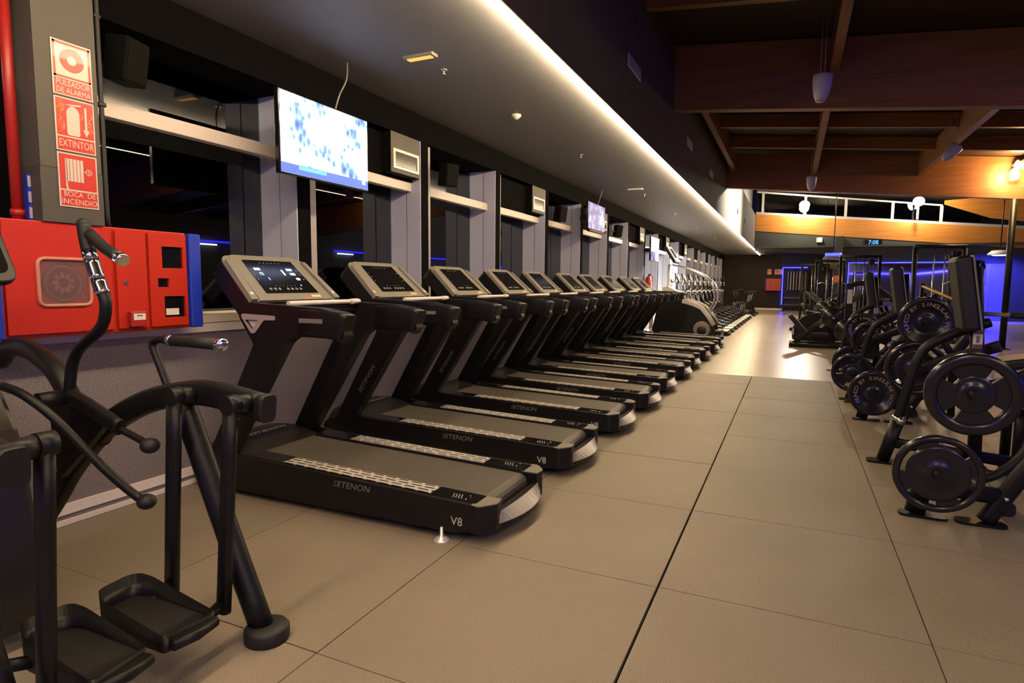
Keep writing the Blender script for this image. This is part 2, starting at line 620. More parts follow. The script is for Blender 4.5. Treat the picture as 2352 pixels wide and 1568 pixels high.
PER = 1.72
piers = [3.62 + PER * k for k in range(19)]
pl = [1.80 - 0.0] + piers
for k, y in enumerate(piers):
    b = MB(); b.b2(XW - 0.5, XW, y, y + 0.135, 1.0, 2.745, M_BLACKW)
    struct(b.build('trim_%d' % (k + 2)))
b = MB(); b.b2(XW - 0.5, XW, YB, 0.05, 1.0, 2.745, M_BLACKW); struct(b.build('trim_22'))
starts = [2.04] + [y + 0.135 for y in piers[:-1]]
bays = [(0.05, 1.74)] + list(zip(starts, piers))
for k, (y0, y1) in enumerate(bays):
    wd = skind('window_%d' % (k + 1), (XW, (y0 + y1) / 2, 1.0))
    cy = (y0 + y1) / 2
    def L(x0, x1, ya, yb, za, zb, m, bev=0.0):
        return MB().b2(x0 - XW, x1 - XW, ya - cy, yb - cy, za - 1.0, zb - 1.0, m, bev)
    L(XW - 0.20, XW - 0.05, y0, y0 + 0.12, 1.09, 2.74, M_ALU, 0.004).build('frame_post', wd)
    MJ = M_BLUELIT if k else M_BLACKW
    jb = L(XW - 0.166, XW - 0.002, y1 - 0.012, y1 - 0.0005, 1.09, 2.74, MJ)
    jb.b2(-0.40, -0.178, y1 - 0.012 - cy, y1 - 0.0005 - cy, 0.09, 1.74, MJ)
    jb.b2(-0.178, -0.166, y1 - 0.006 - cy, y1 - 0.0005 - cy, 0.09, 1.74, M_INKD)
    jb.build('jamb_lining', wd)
    L(XW - 0.185, XW - 0.11, y0 + 0.12, y1 - 0.012, 2.245, 2.335, M_WARMLIT, 0.004).build('transom', wd)
    L(XW - 0.372, XW - 0.368, y0 + 0.02, y1 - 0.012, 1.09, 2.29, M_GLASS).build('pane', wd)
    L(XW - 0.372, XW - 0.368, y0 + 0.02, y1 - 0.012, 2.29, 2.74, M_GLASS).build('pane', wd)
    if k >= 1 and k % 2 == 0:
        L(XW - 0.15, XW - 0.10, y0 + 0.12, y1 - 0.012, 2.336, 2.74, M_BLACKW).build('blind_panel', wd)

# soffit over the cardio row, fascia above it
b = MB(); b.b2(XW - 0.5, -1.64, YB, YE, ZS, ZS + 0.15, M_SOFFIT); struct(b.build('ceiling'))
b = MB(); b.b2(-1.622, -1.612, YB, 29.2, 2.95, ZS + 0.02, M_FASCIA); b.b2(-1.72, XF, YB, 16.4, ZS + 0.01, 6.2, M_FASCIA); b.b2(-1.72, XF, 16.4, 29.2, ZS + 0.01, 4.42, M_FASCIA); b.b2(-1.9, -1.8, 16.4, 29.4, 4.3, 6.2, M_ROOF); b.b2(-1.9, XF, 16.4, 29.2, 4.40, 4.42, M_FASCIA); struct(b.build('wall_fascia'))  # thin lip added under the edge to block strip light from the beams
b = MB()
b.b2(-1.72, 8.3, 29.2, YE, 2.96, 3.04, M_GREYW)
struct(b.build('ceiling'))

# roof boards, slightly falling to the right
b = MB()
z0, z1 = 4.62, 4.62 - 0.096 * (XR + 1.72)
b.prism([(-1.72, z0), (XR, z1), (XR, z1 + 0.1), (-1.72, z0 + 0.1)], 'y', YB, 16.4, M_ROOF)
b.prism([(-1.72, z0), (XR, z1), (XR, z1 + 1.6), (-1.72, z0 + 1.6)], 'y', 16.3, 16.4, M_ROOF)
b.prism([(-1.72, z0 + 1.5), (XR, z1 + 1.5), (XR, z1 + 1.6), (-1.72, z0 + 1.6)], 'y', 16.4, 29.6, M_ROOF)
struct(b.build('ceiling'))
# far roof, stepped up above the clerestory
b = MB(); b.prism([(-1.72, 5.6), (XR, 4.5), (XR, 4.6), (-1.72, 5.7)], 'y', 29.3, 38, M_ROOF); struct(b.build('ceiling'))


def xbeam(y, w, h, lab, zoff=0.0, m=M_WOOD, x0=XF, x1=XR):
    b = MB()
    za, zb = beam_z(x0) + zoff, beam_z(x1) + zoff
    b.prism([(x0, za), (x1, zb), (x1, zb + h), (x0, za + h)], 'y', y - w / 2, y + w / 2, m)
    o = b.build('roof_beam'); return tag(o, lab, 'beam')


G = 'deep wooden roof beams'
for y, lab in ((1.5, 'deep wooden roof beam crossing overhead nearest the viewer'),
               (8.93, 'deep wooden roof beam crossing above the third machine with the white pendant before it'),
               (16.33, 'deep wooden roof beam carrying the glowing wall lamp'),
               (29.5, 'bright orange wooden beam under the clerestory windows')):
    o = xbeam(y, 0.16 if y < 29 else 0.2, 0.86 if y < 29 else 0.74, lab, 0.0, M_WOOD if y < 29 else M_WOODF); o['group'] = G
sec = [(3.35, 0), (5.2, 0), (7.05, 0), (10.78, 0), (12.6, 0), (14.45, 0)]
ordn = ['first', 'second', 'third', 'fourth', 'fifth', 'sixth']
for k, (y, _) in enumerate(sec):
    o = xbeam(y, 0.1, 0.24, '%s slim wooden cross rafter under the roof boards counted from the viewer' % ordn[k], 0.62)
    o['group'] = 'slim roof rafters'
# joists running down the hall between the deep beams
for k, (x, ya, yb, lab) in enumerate(((0.35, 1.58, 8.85, 'wooden joist down the hall above the near white pendant lamp'),
                                      (0.35, 9.01, 16.25, 'wooden joist down the hall above the small far pendant lamp'),
                                      (2.45, 9.01, 16.25, 'wooden joist down the hall left of the double-cord pendant lamp'),
                                      (2.3, 1.58, 8.85, 'wooden joist down the hall at the top right corner'),
                                      (-1.45, 9.01, 16.25, 'wooden joist down the hall along the dark fascia'))):
    b = MB(); z = beam_z(x) + 0.42
    b.b2(x - 0.05, x + 0.05, ya, yb, z, z + 0.42, M_WOODY)
    tag(b.build('roof_joist'), lab, 'joist', 'wooden joists between the deep beams')

# end walls and right wall
b = MB(); b.b2(XW - 0.3, -0.6, YE, YE + 0.2, 0, 3.0, M_BROWNW); b.b2(-0.6, XR, YE, YE + 0.2, 0, 3.0, M_GREYW); struct(b.build('wall_end'))
b = MB(); b.b2(XR, XR + 0.2, YB, 38, 0, 5.2, M_WALLR); struct(b.build('wall_right'))
b = MB(); b.b2(XW - 0.3, XR, YB - 0.2, YB, 0, 5.2, M_WALLR); struct(b.build('wall_back'))
b = MB(); b.b2(-1.85, -0.4, 35.96, 36.0, 0, 0.1, M_WHITEP); struct(b.build('baseboard_end'))
# bulkhead under the far beam, and the mirror wall
b = MB()
b.prism([(-1.62, 3.74), (XR, beam_z(XR)), (XR, 2.35), (2.0, 2.62), (-1.62, 2.86)], 'y', 29.42, 29.6, M_GREYW)
struct(b.build('wall_bulkhead'))
b = MB(); b.b2(1.75, 6.35, 29.45, 29.6, 0, 2.62, M_GREYW); b.b2(7.55, XR, 29.45, 29.6, 0, 2.6, M_GREYW); b.b2(6.35, 7.55, 29.45, 29.6, 2.25, 2.6, M_GREYW)
struct(b.build('wall_mirror'))
b = MB(); b.b2(1.55, 1.85, 29.0, 29.4, 0, 3.4, M_GREYW); struct(b.build('trim_40'))
# clerestory above the orange beam: pale ledge, white bars, panes
wd = skind('window_30', (0, 29.55, 4.5))
def LW(pts, m, name, dy=0.05):
    MB().prism(pts, 'y', -dy, dy, m).build(name, wd)
def zl(x):
    return beam_z(x) + 0.74 - 4.5
LW([(XF, zl(XF)), (XR, zl(XR)), (XR, zl(XR) + 0.1), (XF, zl(XF) + 0.1)], M_CLER, 'ledge', 0.13)
LW([(XF, zl(XF) + 0.95), (5.3, zl(5.3) + 0.72), (5.3, zl(5.3) + 0.78), (XF, zl(XF) + 1.02)], M_CLER, 'head_bar')
for x in (-1.36, 0.35, 1.9, 3.6, 5.28):
    h = 0.95 - (x - XF) / 6.9 * 0.23
    LW([(x - 0.05, zl(x) + 0.08), (x + 0.05, zl(x) + 0.08), (x + 0.05, zl(x) + h), (x - 0.05, zl(x) + h)], M_CLER, 'glazing_bar')
LW([(XF, zl(XF) + 0.1), (5.28, zl(5.28) + 0.1), (5.28, zl(5.28) + 0.72), (XF, zl(XF) + 0.95)], M_GLASS, 'pane', 0.004)
LW([(XF, zl(XF) + 1.02), (XR, 0.05), (XR, 1.2), (XF, 1.2)], M_ROOF, 'gable_board')
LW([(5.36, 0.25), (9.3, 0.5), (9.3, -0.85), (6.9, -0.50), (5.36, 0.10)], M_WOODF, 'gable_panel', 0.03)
LW([(5.34, zl(5.34) + 0.1), (8.4, zl(8.4) + 0.1), (5.34, zl(5.34) + 0.7)], M_GLASS, 'pane', 0.004)

# ------------------------------------------------------------------ warm light strip along the soffit edge
t = thing('light_strip', 'long warm white light strip running along the soffit edge', 'light', (-1.666, 0, 2.968))
MB().tube([(0, y, 0) for y in [YB + 0.3 + 1.2 * i for i in range(0, 33)]], 0.042, M_LED, 10).build('diffuser', t)
MB().b2(-0.03, 0.03, YB + 0.3, 35.3, 0.02, 0.028, M_STEEL).build('mounting_rail', t)

# unseen fill tubes added behind the viewer, then linear lamps between the deep beams; the fourth beam glows where one ends
for x_, lab in ((1.2, 'added warm fill tube unseen behind the viewer, over the aisle'), (4.2, 'added warm fill tube unseen behind the viewer, farther right')):
    t = thing('linear_lamp', lab, 'lamp', (x_, -3.3, 3.3), 0, 'added fill tubes behind the viewer')
    MB().tube([(0, 0.55 * i, 0) for i in range(9)], 0.05, emat('fill_warm_back', (1.0, 0.78, 0.52), 14), 8).build('diffuser', t)
    MB().b2(-0.06, 0.06, 0, 4.4, 0.045, 0.06, M_STEEL).build('mounting_rail', t)
    for y_ in (0.4, 4.0):
        MB().cyl((0, y_, 0.05), (0, y_, 4.62 - 0.096 * (x_ + 1.72) - 3.3), 0.006, M_STEEL, None, 8).build('hanger_rod', t)
for k, (ya, yb, lab) in enumerate(((1.75, 8.75, 'linear warm lamp under the roof on the right, nearest the viewer'), (9.15, 16.12, 'linear warm lamp under the roof ending at the glowing wall lamp'))):
    t = thing('linear_lamp', lab, 'lamp', (4.2, 0, 3.86), 0, 'linear lamps between the deep beams')
    MB().tube([(0, ya + (yb - ya) * i / 8, 0) for i in range(9)], 0.03, emat('linear_warm', (1.0, 0.72, 0.42), 7), 8).build('diffuser', t)
    hs = MB(); hs.b2(-0.055, 0.055, ya - 0.06, yb + 0.06, 0.035, 0.05, M_STEEL)
    for s_ in (-1, 1):
        hs.b2(s_ * 0.045, s_ * 0.055, ya - 0.06, yb + 0.06, -0.03, 0.036, M_STEEL)
    hs.b2(-0.046, 0.046, ya - 0.06, ya - 0.05, -0.03, 0.036, M_STEEL); hs.b2(-0.046, 0.046, yb + 0.05, yb + 0.06, -0.03, 0.036, M_STEEL)
    hs.build('channel', t)  # channel walls and caps added to keep lamp light off the beams
# ------------------------------------------------------------------ things on the window wall
# red fire hose cabinet with blue end pads
t = thing('fire_hose_cabinet', 'wide red fire hose cabinet with three doors and blue ends under the fire signs', 'cabinet', (XW, 2.03, 1.03))
CY, CZ = 2.03, 1.03
def C3(x0, x1, ya, yb, za, zb, m, bev=0.0):
    return MB().b2(x0 - XW, x1 - XW, ya - CY, yb - CY, za - CZ, zb - CZ, m, bev)
bd = C3(-3.498, -3.315, 1.55, 2.505, 1.03, 1.594, M_RED, 0.004).build('body', t)
C3(-3.498, -3.285, 2.507, 2.585, 1.032, 1.592, M_BLUE, 0.008).build('end_pad', t)
C3(-3.498, -3.285, 1.46, 1.548, 1.032, 1.45, M_BLUE, 0.008).build('end_pad', t)


def door_frame(ya, yb, holes, name='door'):
    """door leaf with rectangular openings (y0,y1,z0,z1)"""
    b = MB()
    zs = [1.05, 1.578]
    x0, x1 = -3.314 - XW, -3.298 - XW
    hs = sorted(holes, key=lambda q: q[2])
    z = zs[0]
    for (h0, h1, a0, a1) in hs:
        b.b2(x0, x1, ya - CY, yb - CY, z - CZ, a0 - CZ, M_RED)
        b.b2(x0, x1, ya - CY, h0 - CY, a0 - CZ, a1 - CZ, M_RED)
        b.b2(x0, x1, h1 - CY, yb - CY, a0 - CZ, a1 - CZ, M_RED)
        z = a1
    b.b2(x0, x1, ya - CY, yb - CY, z - CZ, zs[1] - CZ, M_RED)
    return b.build(name, t)


d1 = door_frame(1.565, 2.055, [(1.705, 1.935, 1.19, 1.41)])
d2 = door_frame(2.078, 2.245, [])
d3 = door_frame(2.262, 2.495, [(2.34, 2.472, 1.385, 1.508), (2.31, 2.378, 1.275, 1.325), (2.345, 2.478, 1.1, 1.222)])
# window seal, glass and the reel behind it
b = MB()
pts = fillet([(1.70 - CY, 1.185 - CZ), (1.94 - CY, 1.185 - CZ), (1.94 - CY, 1.415 - CZ), (1.70 - CY, 1.415 - CZ)], 0.035)
b.tube([(0.205, p[0], p[1]) for p in pts], 0.009, mat('clear_seal', (0.45, 0.18, 0.13), 0.3), 8, closed=True)
b.build('window_seal', d1)
MB().b2(0.2005, 0.203, 1.705 - CY, 1.935 - CY, 1.19 - CZ, 1.41 - CZ, M_FROST).build('window_pane', d1)
b = MB()
b.lathe([(0.012, 0.0), (0.03, 0.002), (0.055, -0.004), (0.062, 0.004), (0.078, 0.006), (0.083, 0.0), (0.1, -0.004), (0.104, -0.012), (0.104, -0.05)], (0.190, 1.817 - CY, 1.295 - CZ), 'x', M_RUBBER, 36)
b.lathe([(0.080, 0.004), (0.084, 0.008), (0.088, 0.004)], (0.191, 1.817 - CY, 1.295 - CZ), 'x', M_GREYPL, 36)
for k in range(9):
    a = 2 * PI * k / 9 + 0.3
    b.box((0.193, 1.817 - CY + 0.038 * math.cos(a), 1.295 - CZ + 0.038 * math.sin(a)), (0.008, 0.03, 0.02), M_GREYPL, Matrix.Rotation(a, 3, 'X'), 0.003)
b.build('hose_reel', t)
MB().cyl((0.2, 2.125 - CY, 1.3 - CZ), (0.21, 2.125 - CY, 1.3 - CZ), 0.011, M_STEEL).build('lock', d2)
for (h0, h1, a0, a1) in ((2.34, 2.472, 1.385, 1.508), (2.345, 2.478, 1.1, 1.222)):
    b = MB(); b.b2(0.184, 0.187, h0 - CY, h1 - CY, a0 - CZ, a1 - CZ, M_SCREEN); b.build('window_pane', d3)
MB().b2(0.184, 0.187, 2.31 - CY, 2.378 - CY, 1.275 - CZ, 1.325 - CZ, M_SCREEN).build('hand_slot', d3)
MB().b2(0.188, 0.192, 2.36 - CY, 2.44 - CY, 1.112 - CZ, 1.15 - CZ, M_WHITE).build('instruction_card', d3)
# call point on the second door
t = thing('fire_alarm_button', 'small red and white fire alarm button on the narrow cabinet door', 'button', (-3.298, 2.165, 1.1))
MB().box((0.018, 0, 0), (0.036, 0.085, 0.085), M_REDD, None, 0.006).build('housing', t)
MB().box((0.038, 0.002, 0.012), (0.004, 0.068, 0.036), M_WHITE, None, 0.002).build('press_plate', t)
MB().text('•••', (0.0405, 0.002, 0.018), (0, 1, 0), (0, 0, 1), 0.03, M_SCREEN, 0.0005, 'CENTER').build('symbol', t)

# pier that carries the fire signs
b = MB(); b.b2(XW - 0.3, -3.302, 1.745, 2.03, 1.86, 3.0, M_PILLAR); struct(b.build('trim_24'))
b = MB(); b.b2(XW - 0.3, -3.302, 1.742, 2.032, 1.5945, 1.858, M_PILLARD); struct(b.build('trim_25'))

M_SIGNR = mat('sign_red', (0.46, 0.035, 0.02), 0.35, coat=0.15)
M_SIGNW = mat('sign_white', (0.5, 0.44, 0.38), 0.35, coat=0.15)


def sign(z0, z1, label):
    t = thing('fire_sign', label, 'sign', (-3.301, 1.9115, (z0 + z1) / 2), 0, 'stacked fire signs on the pier')
    h = (z1 - z0) / 2 - 0.002
    MB().b2(0, 0.004, -0.093, 0.093, -h, h, M_SIGNW, 0.0015).build('panel', t)
    return t, h


Yd, Zd = (0, 1, 0), (0, 0, 1)
# alarm push button sign
t, h = sign(2.212, 2.478, 'red and white alarm push button sign with a ring, topmost of three')
b = MB()
for (a0, a1, c0, c1) in ((-0.086, -0.076, -h + 0.086, h - 0.007), (0.076, 0.086, -h + 0.086, h - 0.007), (-0.086, 0.086, h - 0.017, h - 0.007), (-0.086, 0.086, -h + 0.086, -h + 0.096)):
    b.b2(0.004, 0.005, a0, a1, c0, c1, M_SIGNR)
b.b2(0.004, 0.005, -0.086, 0.086, -h + 0.007, -h + 0.08, M_SIGNR)
b.build('red_border', t)
b = MB(); b.lathe([(0.022, 0.0), (0.022, 0.0012), (0.056, 0.0012), (0.056, 0.0)], (0.004, 0, 0.045), 'x', M_SIGNR, 36, False, True); b.build('ring_symbol', t)
b = MB(); b.text('PULSADOR', (0.005, 0, -h + 0.061), Yd, Zd, 0.037, M_SIGNW, 0.0004, 'CENTER', 0, 0.86)
b.text('DE ALARMA', (0.005, 0, -h + 0.025), Yd, Zd, 0.037, M_SIGNW, 0.0004, 'CENTER', 0, 0.8); b.build('lettering', t)
# extinguisher sign
t, h = sign(1.945, 2.208, 'red fire extinguisher sign with a bottle and arrow, middle of three')
b = MB(); b.b2(0.004, 0.005, -0.086, 0.086, -h + 0.075, h - 0.007, M_SIGNR); b.b2(0.004, 0.005, -0.086, 0.086, -h + 0.007, -h + 0.068, M_SIGNR); b.build('red_field', t)
b = MB()
b.prism(fillet([(-0.04, -0.05), (0.02, -0.05), (0.02, 0.07), (0.0, 0.092), (-0.02, 0.092), (-0.04, 0.07)], 0.012), 'x', 0.005, 0.006, M_SIGNW)
b.prism([(-0.05, 0.095), (0.03, 0.108), (0.03, 0.1), (-0.01, 0.094)], 'x', 0.005, 0.006, M_SIGNW)
b.prism([(0.045, 0.1), (0.055, 0.1), (0.055, -0.01), (0.066, -0.01), (0.05, -0.045), (0.034, -0.01), (0.045, -0.01)], 'x', 0.005, 0.006, M_SIGNW)
b.build('bottle_symbol', t)
b = MB()
fl = random.Random(5)
for k in range(14):
    cy = fl.choice([-0.072, -0.06, -0.05, 0.03, 0.07, -0.068]) + fl.uniform(-0.006, 0.006); cz = fl.uniform(-0.03, 0.105)
    b.tube([(0.005, cy - 0.01, cz - 0.016), (0.005, cy + 0.006, cz), (0.005, cy - 0.003, cz + 0.016)], 0.0022, mat('flame_orange', (0.75, 0.32, 0.10), 0.3), 5)
b.build('flame_symbol', t)
b = MB(); b.text('EXTINTOR', (0.005, 0, -h + 0.038), Yd, Zd, 0.05, M_SIGNW, 0.0004, 'CENTER', 0, 0.67); b.build('lettering', t)
# hose sign
t, h = sign(1.672, 1.941, 'red hose reel sign with a coiled hose and wheel, bottom of three')
b = MB(); b.b2(0.004, 0.005, -0.086, 0.086, -h + 0.088, h - 0.007, M_SIGNR); b.b2(0.004, 0.005, -0.086, 0.086, -h + 0.007, -h + 0.08, M_SIGNR); b.build('red_field', t)
b = MB()
for k in range(5):
    b.b2(0.005, 0.006, -0.055 + k * 0.0165, -0.0415 + k * 0.0165, (-0.005 if k else -0.005), 0.105, M_SIGNW)
b.b2(0.005, 0.006, -0.06, -0.052, -0.035, 0.105, M_SIGNW); b.prism([(-0.06, -0.035), (-0.048, -0.035), (-0.052, -0.058)], 'x', 0.005, 0.006, M_SIGNW)
b.lathe([(0.013, 0.0), (0.013, 0.001), (0.016, 0.001), (0.016, 0.0)], (0.005, 0.05, 0.05), 'x', M_SIGNW, 20, False, True)
b.b2(0.005, 0.006, 0.02, 0.066, 0.0485, 0.0515, M_SIGNW); b.b2(0.005, 0.006, 0.0485, 0.0515, 0.034, 0.066, M_SIGNW)
b.build('hose_symbol', t)
b = MB(); b.text('BOCA  DE', (0.005, 0.002, -h + 0.063), Yd, Zd, 0.036, M_SIGNW, 0.0004, 'CENTER', 0, 0.93)
b.text('INCENDIO', (0.005, 0, -h + 0.027), Yd, Zd, 0.037, M_SIGNW, 0.0004, 'CENTER', 0, 0.96); b.build('lettering', t)

# black conduit and red pipe beside the pier
t = thing('black_conduit', 'thin black conduit with clips beside the fire signs', 'conduit', (-3.31, 2.052, 1.6))
MB().tube(smooth_path([(-0.02, 0.02, 0.0), (0, 0, 0.06), (0, 0, 0.5), (0, 0, 1.0), (0, 0, 1.398)], 4), 0.012, M_RUBBER, 10).build('tube', t)
MB().box((-0.01, 0.0, 0.62), (0.05, 0.04, 0.022), M_PLASTIC, None, 0.005).build('clip', t)
MB().box((-0.01, 0.0, 1.06), (0.04, 0.035, 0.02), M_PLASTIC, None, 0.005).build('clip', t)
b = MB(); b.cyl((-3.43, 1.70, 1.6), (-3.43, 1.70, 2.998), 0.024, M_REDD)
b.cyl((-3.43, 1.70, 1.62), (-3.43, 1.70, 1.65), 0.029, M_REDD)
tag(b.build('fire_pipe'), 'vertical dark red fire pipe rising from the red cabinet', 'pipe')
t = thing('cable_duct', 'narrow blue cable duct with pale labels beside the red pipe', 'duct', (-3.4, 1.727, 1.6))
MB().b2(-0.015, 0.015, -0.0, 0.014, 0, 0.22, M_BLUE).build('duct', t)
for k in range(3):
    MB().b2(0.015, 0.018, -0.0, 0.013, 0.01 + 0.075 * k, 0.062 + 0.075 * k, M_LAMPW).build('paper_label', t)

# fan-coil boxes with grilles in every second bay
def vent_box(y1, label):
    t = thing('air_vent_box', label, 'vent', (XW, y1 - 0.25, 2.36), 0, 'air vent boxes above the windows')
    MB().b2(-0.098, -0.006, -0.25, 0.238, 0.0, 0.638, M_BLACKM, 0.004).build('housing', t)
    MB().b2(-0.006, -0.002, -0.245, 0.233, 0.004, 0.634, M_PILLAR, 0.0015).build('front_panel', t)
    g = MB()
    for (a0, a1, c0, c1) in ((-0.215, 0.215, 0.2, 0.226), (-0.215, 0.215, 0.042, 0.068), (-0.215, -0.185, 0.068, 0.2), (0.185, 0.215, 0.068, 0.2)):
        g.b2(-0.002, 0.008, a0, a1, c0, c1, M_WHITE)
    gr = g.build('grille', t)
    s = MB(); s.b2(-0.002, 0.0005, -0.19, 0.19, 0.066, 0.202, M_SCREEN)
    for k in range(8):
        s.box((0.002, 0, 0.075 + k * 0.0165), (0.006, 0.372, 0.0035), M_GREYPL, Matrix.Rotation(0.5, 3, 'Y'))
    s.build('louvres', gr)
    return t


vb = vent_box(5.33, 'grey air vent box with white grille right of the big television')
for y1, lab in ((piers[3] - 0.01, 'grey air vent box with white grille, second from the big television'),
                (piers[5] - 0.01, 'grey air vent box with white grille beside the small television'),
                (piers[7] - 0.01, 'grey air vent box with white grille, fourth from the big television'),
                (piers[9] - 0.01, 'grey air vent box with white grille, far down the row near the blue screen'),
                (piers[11] - 0.01, 'farthest grey air vent box with white grille above the ellipticals')):
    dup(vb, (XW, y1 - 0.25, 2.36), lab)

# wall speakers
def speaker(loc, rz, label, bl=0.12):
    t = thing('speaker', label, 'speaker', loc, rz, 'black wall speakers by the windows')
    bx = MB().box((0, 0, 0), (0.14, 0.17, 0.24), M_BLACKM, Matrix.Rotation(0.15, 3, 'Y'), 0.012).build('cabinet', t)
    MB().box((0.068, 0, -0.01), (0.012, 0.15, 0.215), M_BLACKM, Matrix.Rotation(0.15, 3, 'Y'), 0.004).build('front_grille', t)
    MB().b2(-bl, -0.06, -0.02, 0.02, -0.02, 0.02, M_FRAME).build('bracket', t)
    return t


speaker((-3.42, 2.27, 2.52), 0.3, 'black wall speaker in the dark corner right of the fire signs')
speaker((-3.40, 5.72, 2.46), -0.35, 'black wall speaker in the window after the first vent box')
speaker((-3.40, 9.18, 2.42), -0.35, 'black wall speaker in the window before the small television')
speaker((-3.36, 12.52, 2.42), 0.75, 'black wall speaker turned corner-on right of the small television', 0.27)

# televisions
def tv(name, label, loc, w, h, m, tilt=0.0, grp='televisions in front of the windows'):
    t = thing(name, label, 'television', loc, 0, grp)
    MB().box((-0.02, 0, 0), (0.04, w + 0.02, h + 0.022), M_GLOSS, None, 0.006).build('casing', t)
    s = MB(); s.quad([(0.0015, -w / 2, -h / 2), (0.0015, w / 2, -h / 2), (0.0015, w / 2, h / 2), (0.0015, -w / 2, h / 2)], m)
    sc = s.build('screen', t)
    b = MB(); b.b2(-0.3, -0.04, -0.04, 0.04, -0.05, 0.05, M_FRAME); b.b2(-0.06, -0.04, -0.18, 0.18, -0.14, 0.14, M_FRAME); b.build('wall_bracket', t)
    b = MB(); b.tube(smooth_path([(-0.03, 0.12, h / 2), (0.0, 0.14, h / 2 + 0.12), (0.02, 0.2, h / 2 + 0.25), (0.0, 0.24, 3.0 - loc[2])], 6), 0.006, M_GREYPL, 8); b.build('cable', t)
    return t, sc


M_TVA = _tv('tv_bright', 0.75, 3.1)
M_TVB = _tv('tv_dim', 0.22, 8.3, True)
t1, sc = tv('television', 'large bright television hanging before the windows near the fire signs', (-3.2, 3.628, 2.335), 0.93, 0.545, M_TVA)
b = MB()
b.b2(0.0017, 0.0022, -0.465, 0.465, -0.272, -0.205, emat('tv_blue_bar', (0.04, 0.16, 0.95), 0.35))
b.b2(0.0023, 0.0027, -0.30, -0.02, -0.235, -0.21, emat('tv_cyan_bar', (0.1, 0.6, 1.0), 0.45))
b.b2(0.0023, 0.0027, 0.39, 0.43, -0.235, -0.19, M_LEDW)
b.build('caption_bar', t1)
t2, sc2 = tv('television', 'small television with a dark blue picture between the vent boxes', (-3.2, 10.5, 2.49), 0.98, 0.44, M_TVB)
b = MB(); b.b2(-0.06, 0.0, -0.4, 0.4, -0.27, -0.225, M_GLOSS, 0.01); b.build('lower_bezel', t2)
t = thing('video_poster', 'upright blue lit screen with a white top beyond the small television', 'screen', (-3.2, 15.55, 2.2))
MB().box((-0.02, 0, 0), (0.04, 1.0, 0.6), M_GLOSS, None, 0.006).build('casing', t)
s = MB(); s.quad([(0.001, -0.49, -0.29), (0.001, 0.49, -0.29), (0.001, 0.49, 0.21), (0.001, -0.49, 0.21)], _tv('tv_blue', 0.2, 5.5, True)); s.build('screen', t)
s = MB(); s.quad([(0.001, -0.49, 0.21), (0.001, 0.49, 0.21), (0.001, 0.49, 0.29), (0.001, -0.49, 0.29)], emat('tv_white', (1, 1, 1), 0.7)); s.build('title_band', t)
MB().b2(-0.302, -0.04, 0.13, 0.22, -0.05, 0.05, M_FRAME).build('wall_bracket', t)

# ceiling pieces
t = thing('emergency_light', 'flat emergency light glowing amber on the soffit', 'light', (-2.6, 3.965, 3.0))
MB().box((0, 0, -0.012), (0.26, 0.085, 0.024), M_GREYPL, None, 0.006).build('housing', t)
MB().box((0.0, 0, -0.026), (0.21, 0.05, 0.006), emat('amber_glow', (1.0, 0.42, 0.08), 0.42), None, 0.002).build('diffuser', t)
t = thing('smoke_detector', 'round white smoke detector on the grey soffit', 'detector', (-2.6, 5.7, 3.0))
MB().lathe([(0.05, 0.0), (0.05, -0.015), (0.035, -0.028), (0.02, -0.045), (0.001, -0.048)], (0, 0, 0), 'z', M_WHITE, 20).build('body', t)
t = thing('emergency_light', 'dim flat emergency light halfway along the soffit', 'light', (-2.6, 10.8, 3.0))
MB().box((0, 0, -0.012), (0.26, 0.085, 0.024), M_WHITE, None, 0.006).build('housing', t)
MB().box((0, 0, -0.026), (0.21, 0.05, 0.006), M_GREYPL, None, 0.002).build('diffuser', t)


def sprinkler(y, label, x=-2.6):
    t = thing('sprinkler', label, 'sprinkler', (x, y, 3.0), 0, 'small sprinkler heads along the soffit')
    MB().lathe([(0.03, 0), (0.03, -0.006), (0.009, -0.01), (0.009, -0.03), (0.016, -0.034), (0.001, -0.036)], (0, 0, 0), 'z', M_STEEL, 14).build('rosette', t)
    MB().cyl((0, 0, -0.036), (0, 0, -0.04), 0.018, M_STEEL).build('deflector', t)
    return t


sp = sprinkler(4.3, 'sprinkler head just past the amber emergency light')
for y, lab in ((7.75, 'second sprinkler head, past the smoke detector'), (11.5, 'third sprinkler head, past the dim emergency light'),
               (14.8, 'fourth sprinkler head along the soffit'), (18.5, 'fifth sprinkler head along the soffit'), (23, 'sixth and farthest sprinkler head along the soffit')):
    dup(sp, (-2.6, y, 3.0), lab)


def fascia_vent(y, label):
    t = thing('fascia_vent', label, 'vent', (XF, y, 3.58), 0, 'pale vents on the dark fascia')
    MB().box((0.006, 0, 0), (0.012, 0.55, 0.13), M_LAMPW, None, 0.003).build('frame', t)
    b = MB()
    for k in range(5):
        b.box((0.013, 0, -0.045 + 0.0225 * k), (0.004, 0.5, 0.008), M_INKD)
    b.build('louvres', t)
    return t


fv = fascia_vent(6.53, 'pale louvred vent on the fascia, nearest the viewer')
dup(fv, (XF, 10.3, 3.58), 'pale louvred vent on the fascia, second from the viewer')
dup(fv, (XF, 13.2, 3.58), 'pale louvred vent on the fascia, third from the viewer')
for y, lab in ((19.8, 'small dark slot on the brightly lit end of the fascia'), (22.8, 'farther small dark slot on the brightly lit fascia')):
    tag(MB().box((XF + 0.004, y, 3.55), (0.008, 0.2, 0.16), M_BLACKW, None, 0.002).build('fascia_slot'), lab, 'slot', 'dark slots on the lit fascia')

